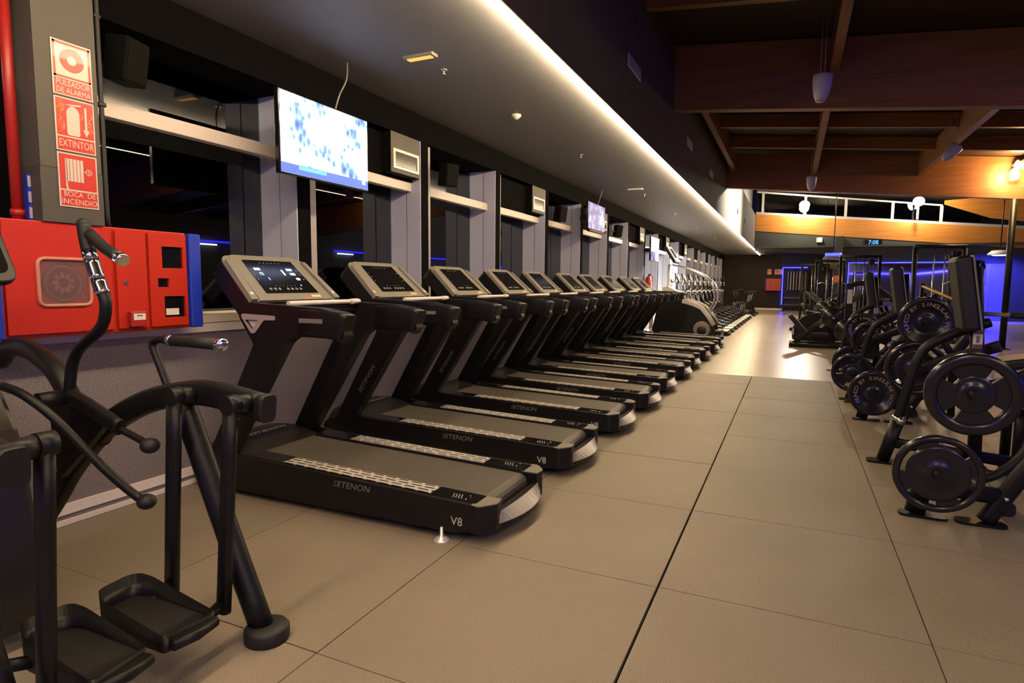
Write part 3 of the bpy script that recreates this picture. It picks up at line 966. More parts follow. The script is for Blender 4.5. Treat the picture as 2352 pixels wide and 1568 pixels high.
# fire extinguisher by the stair climber
t = thing('fire_extinguisher', 'red fire extinguisher hanging on the window wall behind the treadmills', 'extinguisher', (-3.38, 15.74, 1.18))
MB().b2(-0.122, -0.06, -0.03, 0.03, 0.2, 0.26, M_STEEL).build('wall_bracket', t)
MB().lathe([(0.07, 0.0), (0.075, 0.015), (0.075, 0.29), (0.06, 0.33), (0.025, 0.35), (0.025, 0.37)], (0, 0, 0), 'z', M_RED, 20).build('bottle', t)
MB().b2(-0.01, 0.05, -0.012, 0.012, 0.37, 0.41, M_PLASTIC).build('valve', t)
MB().tube(smooth_path([(0.03, 0.0, 0.385), (0.08, 0.06, 0.36), (0.08, 0.08, 0.2), (0.075, 0.07, 0.08)], 5), 0.01, M_RUBBER, 8).build('hose', t)
MB().b2(0.073, 0.077, -0.03, 0.03, 0.08, 0.2, M_WHITE).build('paper_label', t)
# ------------------------------------------------------------------ treadmills
def _perf():
    """brushed plate with rows of dark slots"""
    m = bpy.data.materials.new('slotted_steel'); m.use_nodes = True
    nt = m.node_tree; p = nt.nodes['Principled BSDF']
    tc = nt.nodes.new('ShaderNodeTexCoord'); mp = nt.nodes.new('ShaderNodeMapping')
    mp.inputs['Scale'].default_value = (1, 1, 1)
    br = nt.nodes.new('ShaderNodeTexBrick')
    br.offset = 0.25; br.inputs['Scale'].default_value = 1.0
    br.inputs['Brick Width'].default_value = 0.085; br.inputs['Row Height'].default_value = 0.034
    br.inputs['Mortar Size'].default_value = 0.0105; br.inputs['Mortar Smooth'].default_value = 0.0
    nt.links.new(tc.outputs['Object'], mp.inputs['Vector']); nt.links.new(mp.outputs[0], br.inputs['Vector'])
    br.inputs['Color1'].default_value = (0.02, 0.02, 0.02, 1); br.inputs['Color2'].default_value = (0.02, 0.02, 0.02, 1)
    br.inputs['Mortar'].default_value = (0.62, 0.58, 0.52, 1)
    nt.links.new(br.outputs['Color'], p.inputs['Base Color'])
    p.inputs['Metallic'].default_value = 0.35; p.inputs['Roughness'].default_value = 0.35
    return m


M_PERF = _perf()
M_FOOT = mat('polished_foot', (0.75, 0.72, 0.7), 0.3, 0.6)
M_PANELR = mat('pale_rear_panel', (0.36, 0.34, 0.3), 0.35)
T_G = 'treadmills in a row along the windows'


def ztop(x):
    return 0.204 + 0.030 * (0.967 - x)


def make_treadmill():
    t = thing('treadmill', 'black treadmill nearest the viewer with its white display lit', 'treadmill', (-2.35, 2.97, 0), 0, T_G)
    # side skins and chassis
    b = MB()
    for s in (-1, 1):
        pr = fillet([(-1.06, 0.03), (0.86, 0.045), (0.965, 0.075), (0.967, ztop(0.967)), (-0.62, ztop(-0.62)), (-0.80, ztop(-0.8) + 0.01), (-1.06, 0.19)], [0.03, 0.05, 0.02, 0, 0, 0.03, 0.06])
        b.prism(pr, 'y', s * 0.362, s * 0.39, M_PLASTIC)
    b.b2(-1.0, 0.9, -0.36, 0.36, 0.06, 0.12, M_FRAME)
    ch = b.build('chassis', t)
    lt = MB()
    lt.text('SETENON', (0.06, -0.3905, 0.188), (1, 0, 0), (0, 0, 1), 0.05, M_INKD, 0.0006, 'LEFT', 0.25, 1.15)
    lt.text('S', (0.06, -0.391, 0.188), (1, 0, 0), (0, 0, 1), 0.05, M_INKR, 0.0008, 'LEFT', 0.25, 1.15)
    lt.text('V8', (0.825, -0.3905, 0.106), (1, 0, 0), (0, 0, 1), 0.062, M_INK, 0.0006, 'LEFT', 0)
    lt.build('side_lettering', ch)
    # belt with its turned rear end
    pr = [(-0.68, ztop(-0.68) - 0.014), (0.915, ztop(0.915) - 0.012)]
    for k in range(9):
        a = PI / 2 - PI * k / 8
        pr.append((0.925 + 0.055 * math.cos(a), 0.138 + 0.055 * math.sin(a)))
    pr += [(-0.68, 0.125)]
    MB().prism(pr, 'y', -0.234, 0.234, M_BELT).build('running_belt', t)
    for s in (-1, 1):
        b = MB()
        y0, y1 = sorted((s * 0.238, s * 0.3615))
        b.prism([(-0.64, ztop(-0.64) - 0.03), (0.95, ztop(0.95) - 0.03), (0.955, ztop(0.955) + 0.003), (-0.64, ztop(-0.64) + 0.003)], 'y', y0, y1, M_GLOSS)
        fr = b.build('foot_rail', t)
        b = MB()
        for (xa, xb) in ((-0.34, 0.68),):
            b.prism([(xa, ztop(xa) + 0.0034), (xb, ztop(xb) + 0.0034), (xb, ztop(xb) + 0.0055), (xa, ztop(xa) + 0.0055)], 'y', y0 + 0.006, y1 - 0.006, M_PERF)
        b.build('slotted_plate', fr)
        b = MB()
        for q in range(4):
            b.box((0.80 + 0.016 * q, s * 0.315, ztop(0.8) + 0.003), (0.006, 0.055, 0.002), M_GREYPL, Matrix.Rotation(0.35, 3, 'Z'))
        for (xx, yy) in ((0.885, 0.29), (0.885, 0.34), (0.66, 0.285), (0.66, 0.34), (0.3, 0.285), (0.1, 0.345), (-0.1, 0.285), (-0.3, 0.34)):
            b.lathe([(0.006, 0), (0.005, 0.003), (0.001, 0.004)], (xx, s * yy, ztop(xx) + 0.005), 'z', M_CHROME, 8)
        b.build('rail_marks', fr)
        # chromed rear corner
        b = MB()
        pl = fillet([(0.94, s * 0.238), (0.94, s * 0.3895), (0.985, s * 0.3895), (1.05, s * 0.31), (1.04, s * 0.238)], [0, 0, 0.02, 0.02, 0])
        b.prism(pl, 'z', 0.06, 0.2, M_PLASTIC)
        b.prism([(p[0] * 1.0005, p[1]) for p in pl], 'z', 0.2, 0.206, M_GREYPL)
        b.build('rear_corner', t)
    # rear shell and pale handle panel
    b = MB()
    arc = [(0.96 + 0.115 * (1 - (y / 0.36) ** 2) ** 0.6 if abs(y) < 0.36 else 0.96, y) for y in [-0.36 + 0.06 * k for k in range(13)]]
    b.prism([(0.9, 0.36), (0.9, -0.36)] + arc, 'z', 0.045, 0.085, M_PLASTIC)
    b.build('rear_shell', t)
    b = MB()
    N = 12
    ys = [-0.285 + 0.57 * k / N for k in range(N + 1)]
    def rx(y, o):
        return 1.035 + o * (1 - (y / 0.30) ** 2)
    for k in range(N):
        ya, yb = ys[k], ys[k + 1]
        b.quad([(rx(ya, 0.02), ya, 0.148), (rx(ya, 0.075), ya, 0.088), (rx(yb, 0.075), yb, 0.088), (rx(yb, 0.02), yb, 0.148)], M_PANELR)
        b.quad([(rx(ya, 0.02), ya, 0.148), (rx(yb, 0.02), yb, 0.148), (rx(yb, 0.0) - 0.03, yb, 0.14), (rx(ya, 0.0) - 0.03, ya, 0.14)], M_PLASTIC)
        b.quad([(rx(ya, 0.075), ya, 0.088), (rx(ya, 0.0) - 0.03, ya, 0.07), (rx(yb, 0.0) - 0.03, yb, 0.07), (rx(yb, 0.075), yb, 0.088)], M_PLASTIC)
    b.build('rear_handle', t)
    # front hood, a low dome
    b = MB(); bm = b.bm
    prof = [(-0.60, 0.226), (-0.64, 0.245), (-0.70, 0.268), (-0.78, 0.292), (-0.88, 0.308), (-0.98, 0.302), (-1.06, 0.27), (-1.10, 0.2), (-1.11, 0.1)]
    rows = []
    for x, z in prof:
        r = []
        for k in range(17):
            y = -0.388 + 0.776 * k / 16
            e = abs(y) / 0.388
            zz = z - (z - 0.12) * 0.55 * e ** 5
            xx = x - 0.03 * (1 - e ** 2) + (0.06 * e ** 4 if x < -0.95 else 0)
            r.append(bm.verts.new((xx, y, zz)))
        rows.append(r)
    fs = []
    for i in range(len(rows) - 1):
        for k in range(16):
            fs.append(bm.faces.new((rows[i][k], rows[i][k + 1], rows[i + 1][k + 1], rows[i + 1][k])))
    b._done(fs, M_PLASTICB, True)
    hd = b.build('motor_hood', t)
    MB().text('SETENON', (-0.845, 0.0, 0.3075), (0, 1, 0), (-0.99, 0, 0.12), 0.042, M_WHITE, 0.001, 'CENTER', 0.2, 1.7).build('hood_lettering', hd)
    # uprights with handrails
    out = fillet([(-0.965, 0.17), (-0.516, 0.942), (-0.637, 1.112), (-0.585, 1.188), (0.02, 1.165), (0.135, 1.125), (0.165, 1.0), (-0.20, 1.003), (-0.268, 0.962), (-0.795, 0.17)],
                 [0, 0.02, 0.03, 0.02, 0.04, 0.06, 0.03, 0.05, 0.09, 0], 5)
    tri = [(-0.575, 1.085), (-0.475, 1.085), (-0.52, 1.03)]
    # bridge the triangular window hole to the outline
    idx = min(range(len(out)), key=lambda i: (Vector(out[i]) - Vector((-0.637, 1.112))).length)
    hole = [tri[0], tri[2], tri[1]]
    def wind(p):
        return sum(p[i - 1][0] * p[i][1] - p[i][0] * p[i - 1][1] for i in range(len(p)))
    if wind(hole) * wind(out) > 0:
        hole = hole[::-1]
        k0 = hole.index(tri[0]); hole = hole[k0:] + hole[:k0]
    poly = out[:idx + 1] + hole + [hole[0]] + out[idx:]
    for s in (-1, 1):
        y0, y1 = (s * 0.312, s * 0.388)
        up = MB().prism(poly, 'y', y0, y1, M_PLASTIC).build('upright', t)
        yo = s * 0.3885
        b = MB()
        ring = [(-0.60, 1.122), (-0.34, 1.115), (-0.335, 1.09), (-0.425, 1.088), (-0.50, 1.008), (-0.53, 1.008), (-0.605, 1.105)]
        inn = [(-0.578, 1.087), (-0.472, 1.087), (-0.52, 1.028)]
        # frame as quads strips around the hole
        rg = fillet(ring, 0.012, 3)
        kk = min(range(len(rg)), key=lambda i: (Vector(rg[i]) - Vector((-0.605, 1.105))).length)
        hh = [inn[0], inn[2], inn[1]]
        if wind(hh) * wind(rg) > 0:
            hh = hh[::-1]; k0 = hh.index(inn[0]); hh = hh[k0:] + hh[:k0]
        pl2 = rg[:kk + 1] + hh + [hh[0]] + rg[kk:]
        b.prism(pl2, 'y', yo, yo + s * 0.005, M_BADGE)
        b.prism(inn, 'y', s * 0.372, s * 0.376, M_WHITE); b.build('silver_badge', up)  # white plate added in the hole for the bright view through it
        yo = s * 0.3992
        b = MB(); b.b2(-0.15, 0.02, min(yo, yo + s * 0.002), max(yo, yo + s * 0.002), 1.083, 1.108, M_INKD)
        b.text('SETENON', (-0.065, yo + s * 0.0022, 1.0955), (1, 0, 0) if s < 0 else (-1, 0, 0), (0, 0, 1), 0.02, M_GREYPL, 0.0003, 'CENTER', 0.2)
        b.build('rail_label', up)
        if s < 0:
            MB().text('SETENON', (-0.62, -0.3891, 0.56), (0.55, 0, 0.835), (-0.835, 0, 0.55), 0.045, M_INKD, 0.0005, 'CENTER', 0.2, 1.3).build('upright_lettering', up)
        g = MB()
        g.rtube([(-0.16, s * 0.35, 1.085), (0.0, s * 0.35, 1.083), (0.115, s * 0.35, 1.07), (0.158, s * 0.35, 1.055)], 0.096, 0.16, M_PLASTIC, (0, 1, 0), 0.2)
        g.build('hand_grip', up)
    # tray, bar, console
    MB().box((-0.45, 0, 1.145), (0.26, 0.62, 0.06), M_PLASTIC, None, 0.015).build('tray', t)
    b = MB(); b.cyl((-0.315, -0.31, 1.185), (-0.315, 0.33, 1.185), 0.0145, M_WHITE)
    b.cyl((-0.315, 0.24, 1.185), (-0.315, 0.315, 1.185), 0.018, M_WHITE); b.build('cross_bar', t)
    MB().box((-0.335, -0.1, 1.182), (0.012, 0.3, 0.012), M_ORANGE, None, 0.003).build('safety_strip', t)
    Lc = math.hypot(0.31, 0.28)
    vx = Vector((-0.31, 0, 0.28)) / Lc; ux = Vector((0, 1, 0)); nx = ux.cross(vx)
    K = Matrix(((ux.x, vx.x, nx.x, -0.55), (ux.y, vx.y, nx.y, 0.015), (ux.z, vx.z, nx.z, 1.192), (0, 0, 0, 1)))
    b = MB()
    shell = fillet([(-0.385, 0.0), (0.385, 0.0), (0.335, Lc), (-0.335, Lc)], [0.01, 0.01, 0.07, 0.07])
    b.prism(shell, 'z', -0.13, -0.012, M_PLASTIC)
    face = fillet([(-0.312, 0.0), (0.312, 0.0), (0.285, Lc), (-0.285, Lc)], [0.008, 0.008, 0.05, 0.05])
    b.xf(K); co = b.build('console', t)
    b = MB(); b.prism(shell, 'z', -0.012, 0.0, M_GREYPL); b.prism(face, 'z', 0.0, 0.008, M_GREYPL)
    b.xf(K); b.build('console_face', co)
    for s in (-1, 1):
        b = MB(); b.prism([(s * 0.335, 0.0), (s * 0.383, 0.0), (s * 0.335, Lc - 0.06), (s * 0.30, Lc - 0.05)], 'z', 0.0, 0.02, M_GREYPL)
        b.box((s * 0.352, 0.05, 0.021), (0.022, 0.022, 0.002), M_WHITE); b.xf(K); b.build('side_rib', co)
    b = MB(); b.prism(fillet([(-0.225, 0.06), (0.225, 0.06), (0.205, 0.37), (-0.205, 0.37)], 0.006, 2), 'z', 0.0085, 0.011, M_SCREEN); b.xf(K); scn = b.build('screen', co)
    b = MB()
    for k in range(7):
        b.lathe([(0.011, 0), (0.011, 0.001)], (-0.165 + (k if k < 3 else k + 0.9) * 0.037, 0.098, 0.011), 'z', M_GREYPL, 12)
    for k in range(6):
        b.box((-0.08 + k * 0.032, 0.345, 0.0113), (0.012, 0.006, 0.0006), M_INKD)
        b.box((-0.10 + k * 0.032, 0.128, 0.0113), (0.01, 0.004, 0.0006), M_INKD)
    for k in range(3):
        b.box((-0.195, 0.28 - 0.045 * k, 0.0113), (0.012, 0.008, 0.0006), M_INKD); b.box((0.19, 0.28 - 0.045 * k, 0.0113), (0.012, 0.008, 0.0006), M_INKD)
    b.xf(K); b.build('button_row', co)
    b = MB(); b.box((0.18, 0.03, 0.009), (0.085, 0.022, 0.001), mat('pale_sticker', (0.6, 0.52, 0.28), 0.5)); b.box((0.09, 0.012, 0.009), (0.07, 0.014, 0.001), M_ORANGE)
    b.xf(K); b.build('sticker', co)
    # levelling feet
    for (x, y) in ((0.78, -0.405), (0.78, 0.405), (-0.9, -0.35), (-0.9, 0.35)):
        b = MB(); b.lathe([(0.044, 0), (0.043, 0.006), (0.026, 0.018), (0.009, 0.026), (0.008, 0.07), (0.001, 0.072)], (x, y, 0), 'z', M_FOOT, 16)
        b.build('levelling_foot', t)
    return t, K, co


tm, TK, tm_console = make_treadmill()
# lit readouts on the first machine only
seq = ['black treadmill nearest the viewer with its white display lit',
       'second treadmill from the viewer, dark screen, below the big television',
       'third treadmill from the viewer, dark screen',
       'fourth treadmill from the viewer, between the third and fifth',
       'fifth treadmill from the viewer, dark screen, in the middle of the row',
       'sixth treadmill from the viewer, just past the middle of the row',
       'seventh treadmill from the viewer, fourth from the far end',
       'eighth treadmill from the viewer, third from the far end',
       'ninth treadmill from the viewer, second from the far end',
       'tenth and farthest treadmill, next to the stair climber']
tys = [4.16, 5.34, 6.46, 7.58, 8.78, 9.9, 11.1, 12.35, 13.6]
for k, y in enumerate(tys):
    dup(tm, (-2.35 + (0.008 * ((k * 7) % 5 - 2)), y, 0), seq[k + 1])
b = MB()
def dig(u, v, s_, n=3, wd=0.016):
    b.text(s_, (u, v, 0.0113), (1, 0, 0), (0, 1, 0), 0.034, M_LEDW, 0.0004, 'LEFT', 0.0, 1.0)
dig(-0.17, 0.283, '000'); dig(-0.155, 0.24, '12'); dig(-0.115, 0.192, '1'); dig(0.10, 0.283, '000'); dig(0.10, 0.24, '100'); dig(0.125, 0.192, '00')
b.box((0.055, 0.255, 0.0115), (0.012, 0.05, 0.0008), M_LEDW); b.box((0.12, 0.132, 0.0115), (0.006, 0.01, 0.0006), M_LEDW)
b.xf(TK); b.build('readout', tm_console)
# ------------------------------------------------------------------ the near suspension elliptical at the left edge
EO = Vector((-2.4, 1.165, 0))
EL = thing('elliptical_trainer', 'large black elliptical trainer at the left edge with hanging pedals and chrome grips', 'elliptical', tuple(EO))


def E3(pts, n=6):
    return [p - EO for p in smooth_path(pts, n)]


def mir(pts, s):
    """far side for s=1, mirrored about the machine's middle plane for s=-1"""
    return pts if s > 0 else [(x, 2 * EO.y - y, z) for x, y, z in pts]


for s in (1, -1):
    ya = 1.55
    b = MB()
    b.rtube(E3(mir([(-3.27, ya, 0.03), (-2.973, ya, 0.337), (-2.827, ya, 0.498), (-2.597, ya, 0.69), (-2.335, ya, 0.822), (-2.076, ya, 0.885), (-1.911, ya, 0.892), (-1.683, ya, 0.866)], s)), 0.06, 0.094, M_FRAME, (0, 1, 0), 0.28)
    arch = b.build('side_arch', EL)
    b = MB(); b.rtube(E3(mir([(-1.69, ya, 0.867), (-1.655, ya, 0.863)], s), 2), 0.064, 0.098, M_RUBBER, (0, 1, 0), 0.28); b.build('end_cap', arch)
    b = MB(); b.tube(E3(mir([(-2.10, ya, 0.84), (-2.075, ya, 0.79), (-1.871, ya, 0.343), (-1.72, ya, 0.03)], s), 3), 0.043, M_FRAME, 18)
    leg = b.build('rear_leg', EL)
    b = MB(); c = Vector(mir([(-1.70, ya, 0)], s)[0]) - EO
    b.lathe([(0.078, 0.0), (0.08, 0.008), (0.08, 0.042), (0.072, 0.052), (0.03, 0.055)], c, 'z', M_RUBBER, 28); b.build('rubber_foot', leg)
    b = MB(); b.rtube(E3(mir([(-3.36, ya - 0.0, 0.93), (-3.25, ya, 1.0), (-3.098, ya, 0.995), (-2.923, ya, 0.915), (-2.82, ya, 0.80), (-2.72, ya, 0.69), (-2.60, ya, 0.655)], s)), 0.075, 0.085, M_FRAME, (0, 1, 0), 0.45)
    b.build('front_tube', EL)
    b = MB(); gp = [(-2.84, 0.80), (-2.62, 0.82), (-2.42, 0.77), (-2.60, 0.62), (-2.80, 0.46)]
    yy = mir([(0, 1.50, 0)], s)[0][1] - EO.y; yz = mir([(0, 1.47, 0)], s)[0][1] - EO.y
    b.prism([(x - EO.x, z) for x, z in fillet(gp, 0.03)], 'y', min(yy, yz), max(yy, yz), M_FRAME); b.build('gusset_plate', EL)
    # hanging links with their pins
    for (xt, zt, xb, zb, w_) in ((-2.012, 0.90, -2.074, 0.15, 0.058), (-1.726, 0.895, -1.80, 0.13, 0.054)):
        b = MB(); yl = 1.45
        b.rtube(E3(mir([(xt, yl, zt), (xb, yl, zb)], s), 4), 0.04, w_, M_FRAME, (0, 1, 0), 0.45)
        a = Vector(mir([(xt, yl - 0.022, zt - 0.005)], s)[0]) - EO; c = Vector(mir([(xt, yl + 0.022, zt - 0.005)], s)[0]) - EO
        b.cyl(a, c, 0.033, M_FRAME)
        lk = b.build('hanging_link', EL)
        b = MB(); c2 = Vector(mir([(xt, yl + 0.085, zt - 0.012)], s)[0]) - EO
        b.cyl(c, c2, 0.031, M_FRAME); b.build('pivot_pin', lk)
    # pedal, a foot tray with raised front rim
    b = MB()
    yc = 1.275
    def PP(x, y, z):
        return tuple(Vector(mir([(x, y, z)], s)[0]) - EO)
    PK = 0.80
    def pq(x, y):
        return (-1.915 + (x + 1.915) * PK, 1.285 + (y - 1.28) * PK)
    foot = fillet([(-2.17, 1.19), (-2.10, 1.165), (-1.72, 1.165), (-1.69, 1.38), (-2.10, 1.385), (-2.19, 1.35)], [0.05, 0.03, 0.02, 0.03, 0.03, 0.05], 4)
    foot = [pq(*p) for p in foot]
    pl = [(p[0] - EO.x, (p[1] if s > 0 else 2 * EO.y - p[1]) - EO.y) for p in foot]
    b.prism(pl, 'z', 0.150, 0.172, M_RUBBER)
    N = len(pl); bm = b.bm
    # rim grows towards the front
    cx = sum(p[0] for p in pl) / N; cy = sum(p[1] for p in pl) / N
    lo, hi, inn = [], [], []
    for (x, y) in pl:
        fx = max(0.0, min(1.0, (-1.78 - (x + EO.x)) / 0.32))
        hgt = 0.190 + 0.06 * fx ** 1.3
        lo.append(bm.verts.new((x, y, 0.128))); hi.append(bm.verts.new((x + (cx - x) * -0.02, y + (y - cy) * 0.03, hgt)))
        inn.append(bm.verts.new((x + (cx - x) * 0.07, y + (cy - y) * 0.10, 0.174)))
    fs = []
    for i in range(N):
        j = (i + 1) % N
        fs.append(bm.faces.new((lo[i], lo[j], hi[j], hi[i]))); fs.append(bm.faces.new((hi[i], hi[j], inn[j], inn[i])))
    b._done(fs, M_PLASTIC, True)
    pd = b.build('pedal', EL)
    b = MB(); b.rtube([PP(*pq(-1.70, 1.18), 0.16), PP(*pq(-1.68, 1.27), 0.16), PP(*pq(-1.70, 1.37), 0.16)], 0.035, 0.06, M_FRAME, (0, 0, 1), 0.4); b.build('rear_lip', pd)
    b = MB(); b.tube([PP(-1.80, 1.44, 0.16), PP(-1.78, 1.34, 0.145)], 0.02, M_FRAME, 12); b.build('hanger_bracket', pd)
    b = MB(); b.tube([PP(-2.07, 1.44, 0.175), PP(-2.04, 1.34, 0.15)], 0.02, M_FRAME, 12); b.build('hanger_bracket', pd)
    # moving handle
    yh = 1.42
    k = yh / 1.35
    hp = [(-2.315, 1.509), (-2.292, 1.409), (-2.244, 1.30), (-2.214, 1.223), (-2.250, 1.140), (-2.375, 1.065), (-2.432, 1.0), (-2.455, 0.923), (-2.47, 0.86)]
    hp = [(x * k, yh, 1.31 + (z - 1.31) * k) for x, z in hp]
    b = MB(); b.tube(E3(mir(hp, s), 6), 0.021, M_FRAME, 16)
    hd = b.build('moving_handle', EL)
    def on(f0, f1):
        path = E3(mir(hp, s), 8); n = len(path)
        return path[int(f0 * n):int(f1 * n) + 1]
    b = MB(); b.tube(on(0.0, 0.125), 0.0245, M_RUBBER, 16); b.sphere(on(0.0, 0.02)[0], 0.0245, M_RUBBER); b.build('rubber_grip', hd)
    b = MB(); b.tube(on(0.125, 0.155), 0.0255, M_CHROME, 18); b.tube(on(0.168, 0.235), 0.0248, M_CHROME, 18); b.tube(on(0.245, 0.31), 0.0248, M_CHROME, 18); b.build('pulse_sensor', hd)
    g0 = (-2.283 * k, yh, 1.31 + (1.475 - 1.31) * k); g1 = (-2.13 * k, yh - 0.0, 1.31 + (1.392 - 1.31) * k); g2 = (-2.10 * k, yh, 1.31 + (1.378 - 1.31) * k)
    b = MB(); b.tube(E3(mir([g0, ((g0[0] + g1[0]) / 2, yh, (g0[2] + g1[2]) / 2 - 0.008), g1], s), 4), 0.0215, M_RUBBER, 16); b.build('branch_grip', hd)
    b = MB(); b.cyl(*[p for p in (E3(mir([g1, g2], s), 1)[0], E3(mir([g1, g2], s), 1)[-1])], 0.0225, M_CHROME); b.build('grip_cap', hd)
    # lower crank of the handle, its pivot and push rod
    b = MB(); b.rtube(E3(mir([(-2.62, yh, 0.862), (-2.50, yh, 0.83), (-2.38, yh + 0.0, 0.79), (-2.28, yh, 0.757)], s), 4), 0.04, 0.062, M_FRAME, (0, 1, 0), 0.45)
    b.tube(E3(mir([(-2.62, yh - 0.10, 0.845), (-2.62, yh + 0.02, 0.845)], s), 2), 0.031, M_FRAME, 18); b.build('handle_crank', hd)
    b = MB(); b.tube(E3(mir([(-2.30, 1.42, 0.755), (-2.19, 1.43, 0.72), (-2.12, 1.43, 0.70)], s), 4), 0.013, M_FRAME, 12)
    b.sphere(Vector(mir([(-2.13, 1.43, 0.703)], s)[0]) - EO, 0.034, M_RUBBER, (1, 1, 0.85)); b.build('push_rod', EL)
    b = MB(); b.tube(E3(mir([(-2.60, 1.20, 0.925), (-2.50, 1.22, 0.895), (-2.40, 1.27, 0.80), (-2.28, 1.35, 0.62), (-2.20, 1.41, 0.51), (-2.13, 1.42, 0.485)], s), 6), 0.016, M_FRAME, 12)
    b.sphere(Vector(mir([(-2.15, 1.42, 0.49)], s)[0]) - EO, 0.034, M_RUBBER, (1, 1, 0.85)); b.build('drive_rod', EL)
    # fixed rear grip
    b = MB(); b.tube(E3(mir([(-2.175, ya, 0.88), (-2.235, ya, 1.0), (-2.262, ya, 1.062), (-2.225, ya, 1.084), (-2.15, ya, 1.082), (-1.885, ya, 1.080)], s), 6), 0.015, M_FRAME, 14)
    fg = b.build('fixed_handle', EL)
    b = MB(); b.tube(E3(mir([(-2.15, ya, 1.082), (-1.90, ya, 1.080)], s), 2), 0.021, M_RUBBER, 16); b.build('rubber_grip', fg)
    b = MB(); b.tube(E3(mir([(-2.165, ya, 1.082), (-2.145, ya, 1.082)], s), 2), 0.0225, M_CHROME, 16); b.tube(E3(mir([(-1.90, ya, 1.08), (-1.87, ya, 1.08)], s), 2), 0.0235, M_CHROME, 18)
    b.sphere(Vector(mir([(-1.872, ya, 1.08)], s)[0]) - EO, 0.023, M_CHROME, (0.5, 1, 1)); b.build('chrome_ring', fg)
# centre shroud with flywheel, console mast and console
b = MB()
sh = fillet([(-3.32, 0.06), (-3.32, 0.8), (-3.0, 0.95), (-2.66, 0.93), (-2.52, 0.72), (-2.46, 0.35), (-2.42, 0.06)], [0.03, 0.15, 0.1, 0.06, 0.1, 0.1, 0.03])
b.prism([(x - EO.x, z) for x, z in sh], 'y', -0.11, 0.06, M_PLASTICB, 0.02); b.build('drive_shroud', EL)
b = MB(); b.rtube(E3([(-2.80, 1.155, 0.9), (-2.84, 1.155, 1.2), (-2.86, 1.155, 1.35)], 4), 0.06, 0.06, M_FRAME); b.build('console_mast', EL)
b = MB()
ky = Matrix.Rotation(math.radians(-28), 3, 'Y')
b.prism(fillet([(-0.2, -0.17), (0.2, -0.17), (0.19, 0.17), (-0.19, 0.17)], 0.06, 6), 'x', -0.035, 0.0, M_PLASTIC, 0.008)
b.xf(Matrix.Translation((-2.84 - EO.x, 0, 1.45)) @ ky.to_4x4()); cs = b.build('console', EL)
b = MB(); b.prism(fillet([(-0.175, -0.13), (0.175, -0.13), (0.165, 0.15), (-0.165, 0.15)], 0.04, 5), 'x', 0.0005, 0.002, M_BLACKM)
b.xf(Matrix.Translation((-2.84 - EO.x, 0, 1.45)) @ ky.to_4x4()); b.build('screen', cs)
# ------------------------------------------------------------------ plate loaded machines on the right
def ring_text(b, s, r, size, start, step, y, m, cx=0.0, cz=0.0):
    a = start
    for ch in s:
        if ch != ' ':
            rad = Vector((math.cos(a), 0, math.sin(a))); tan = Vector((math.sin(a), 0, -math.cos(a)))
            o = Vector((cx, y, cz)) + rad * r
            b.text(ch, o, tan, rad, size, m, 0.0006, 'CENTER', 0, 1.15)
        a -= step


M_IRON = mat('black_iron', (0.012, 0.011, 0.013), 0.22)


def lettered_plate(label, loc, r=0.215, grp='lettered black weight plates'):
    t = thing('weight_plate', label, 'weight plate', loc, 0, grp)
    k = r / 0.215
    b = MB()
    b.lathe([(0.026 * k, -0.018), (0.05 * k, -0.024), (0.06 * k, -0.016), (0.118 * k, -0.014), (0.125 * k, -0.02), (0.172 * k, -0.02), (0.18 * k, -0.026), (0.203 * k, -0.027), (0.215 * k, -0.018), (0.215 * k, 0.014), (0.2 * k, 0.02), (0.026 * k, 0.018)], (0, 0, 0), 'y', M_IRON, 48)
    b.build('disc', t)
    b = MB(); ring_text(b, 'MUNDO BY SINGULAR WOD', 0.149 * k, 0.048 * k, math.radians(212), math.radians(12.2), -0.0205, mat('plate_print', (0.36, 0.25, 0.20), 0.5))
    b.build('raised_lettering', t)
    MB().lathe([(0.026 * k, -0.022), (0.026 * k, -0.03), (0.02 * k, -0.032), (0.001, -0.032)], (0, 0, 0), 'y', M_FRAME, 16).build('hub', t)
    return t


def grip_plate(label, loc, r=0.215, n=4, rot=0.4, grp='black weight plates with grip holes', ri=0.105, ro=0.165, fill=0.62):
    """ri..ro is the band of hand holes, 'fill' how much of it stays solid"""
    t = thing('weight_plate', label, 'weight plate', loc, 0, grp)
    k = r / 0.215
    b = MB()
    b.lathe([(ro * k, -0.016), ((ro + 0.012) * k, -0.025), (0.203 * k, -0.027), (0.215 * k, -0.018), (0.215 * k, 0.014), (0.2 * k, 0.02), (ro * k, 0.014)], (0, 0, 0), 'y', M_IRON, 48, True, True)
    b.lathe([(0.026 * k, -0.02), (0.05 * k, -0.025), (0.06 * k, -0.017), ((ri - 0.015) * k, -0.014), (ri * k, -0.02), (ri * k, 0.014), (0.026 * k, 0.016)], (0, 0, 0), 'y', M_IRON, 40)
    for q in range(n):
        a = rot + 2 * PI * q / n; h = fill * PI / n
        N = 6
        pts = [((ri - 0.004) * k * math.cos(a + h * (2 * f / N - 1)), (ri - 0.004) * k * math.sin(a + h * (2 * f / N - 1))) for f in range(N + 1)]
        pts += [((ro + 0.004) * k * math.cos(a - h * (2 * f / N - 1)), (ro + 0.004) * k * math.sin(a - h * (2 * f / N - 1))) for f in range(N + 1)]
        b.prism(pts, 'y', -0.016, 0.012, M_IRON)
    b.build('disc', t)
    MB().lathe([(0.027 * k, -0.022), (0.027 * k, -0.032), (0.018 * k, -0.035), (0.001, -0.035)], (0, 0, 0), 'y', M_FRAME, 16).build('hub', t)
    return t


PM_G = 'plate loaded lever machines along the aisle'


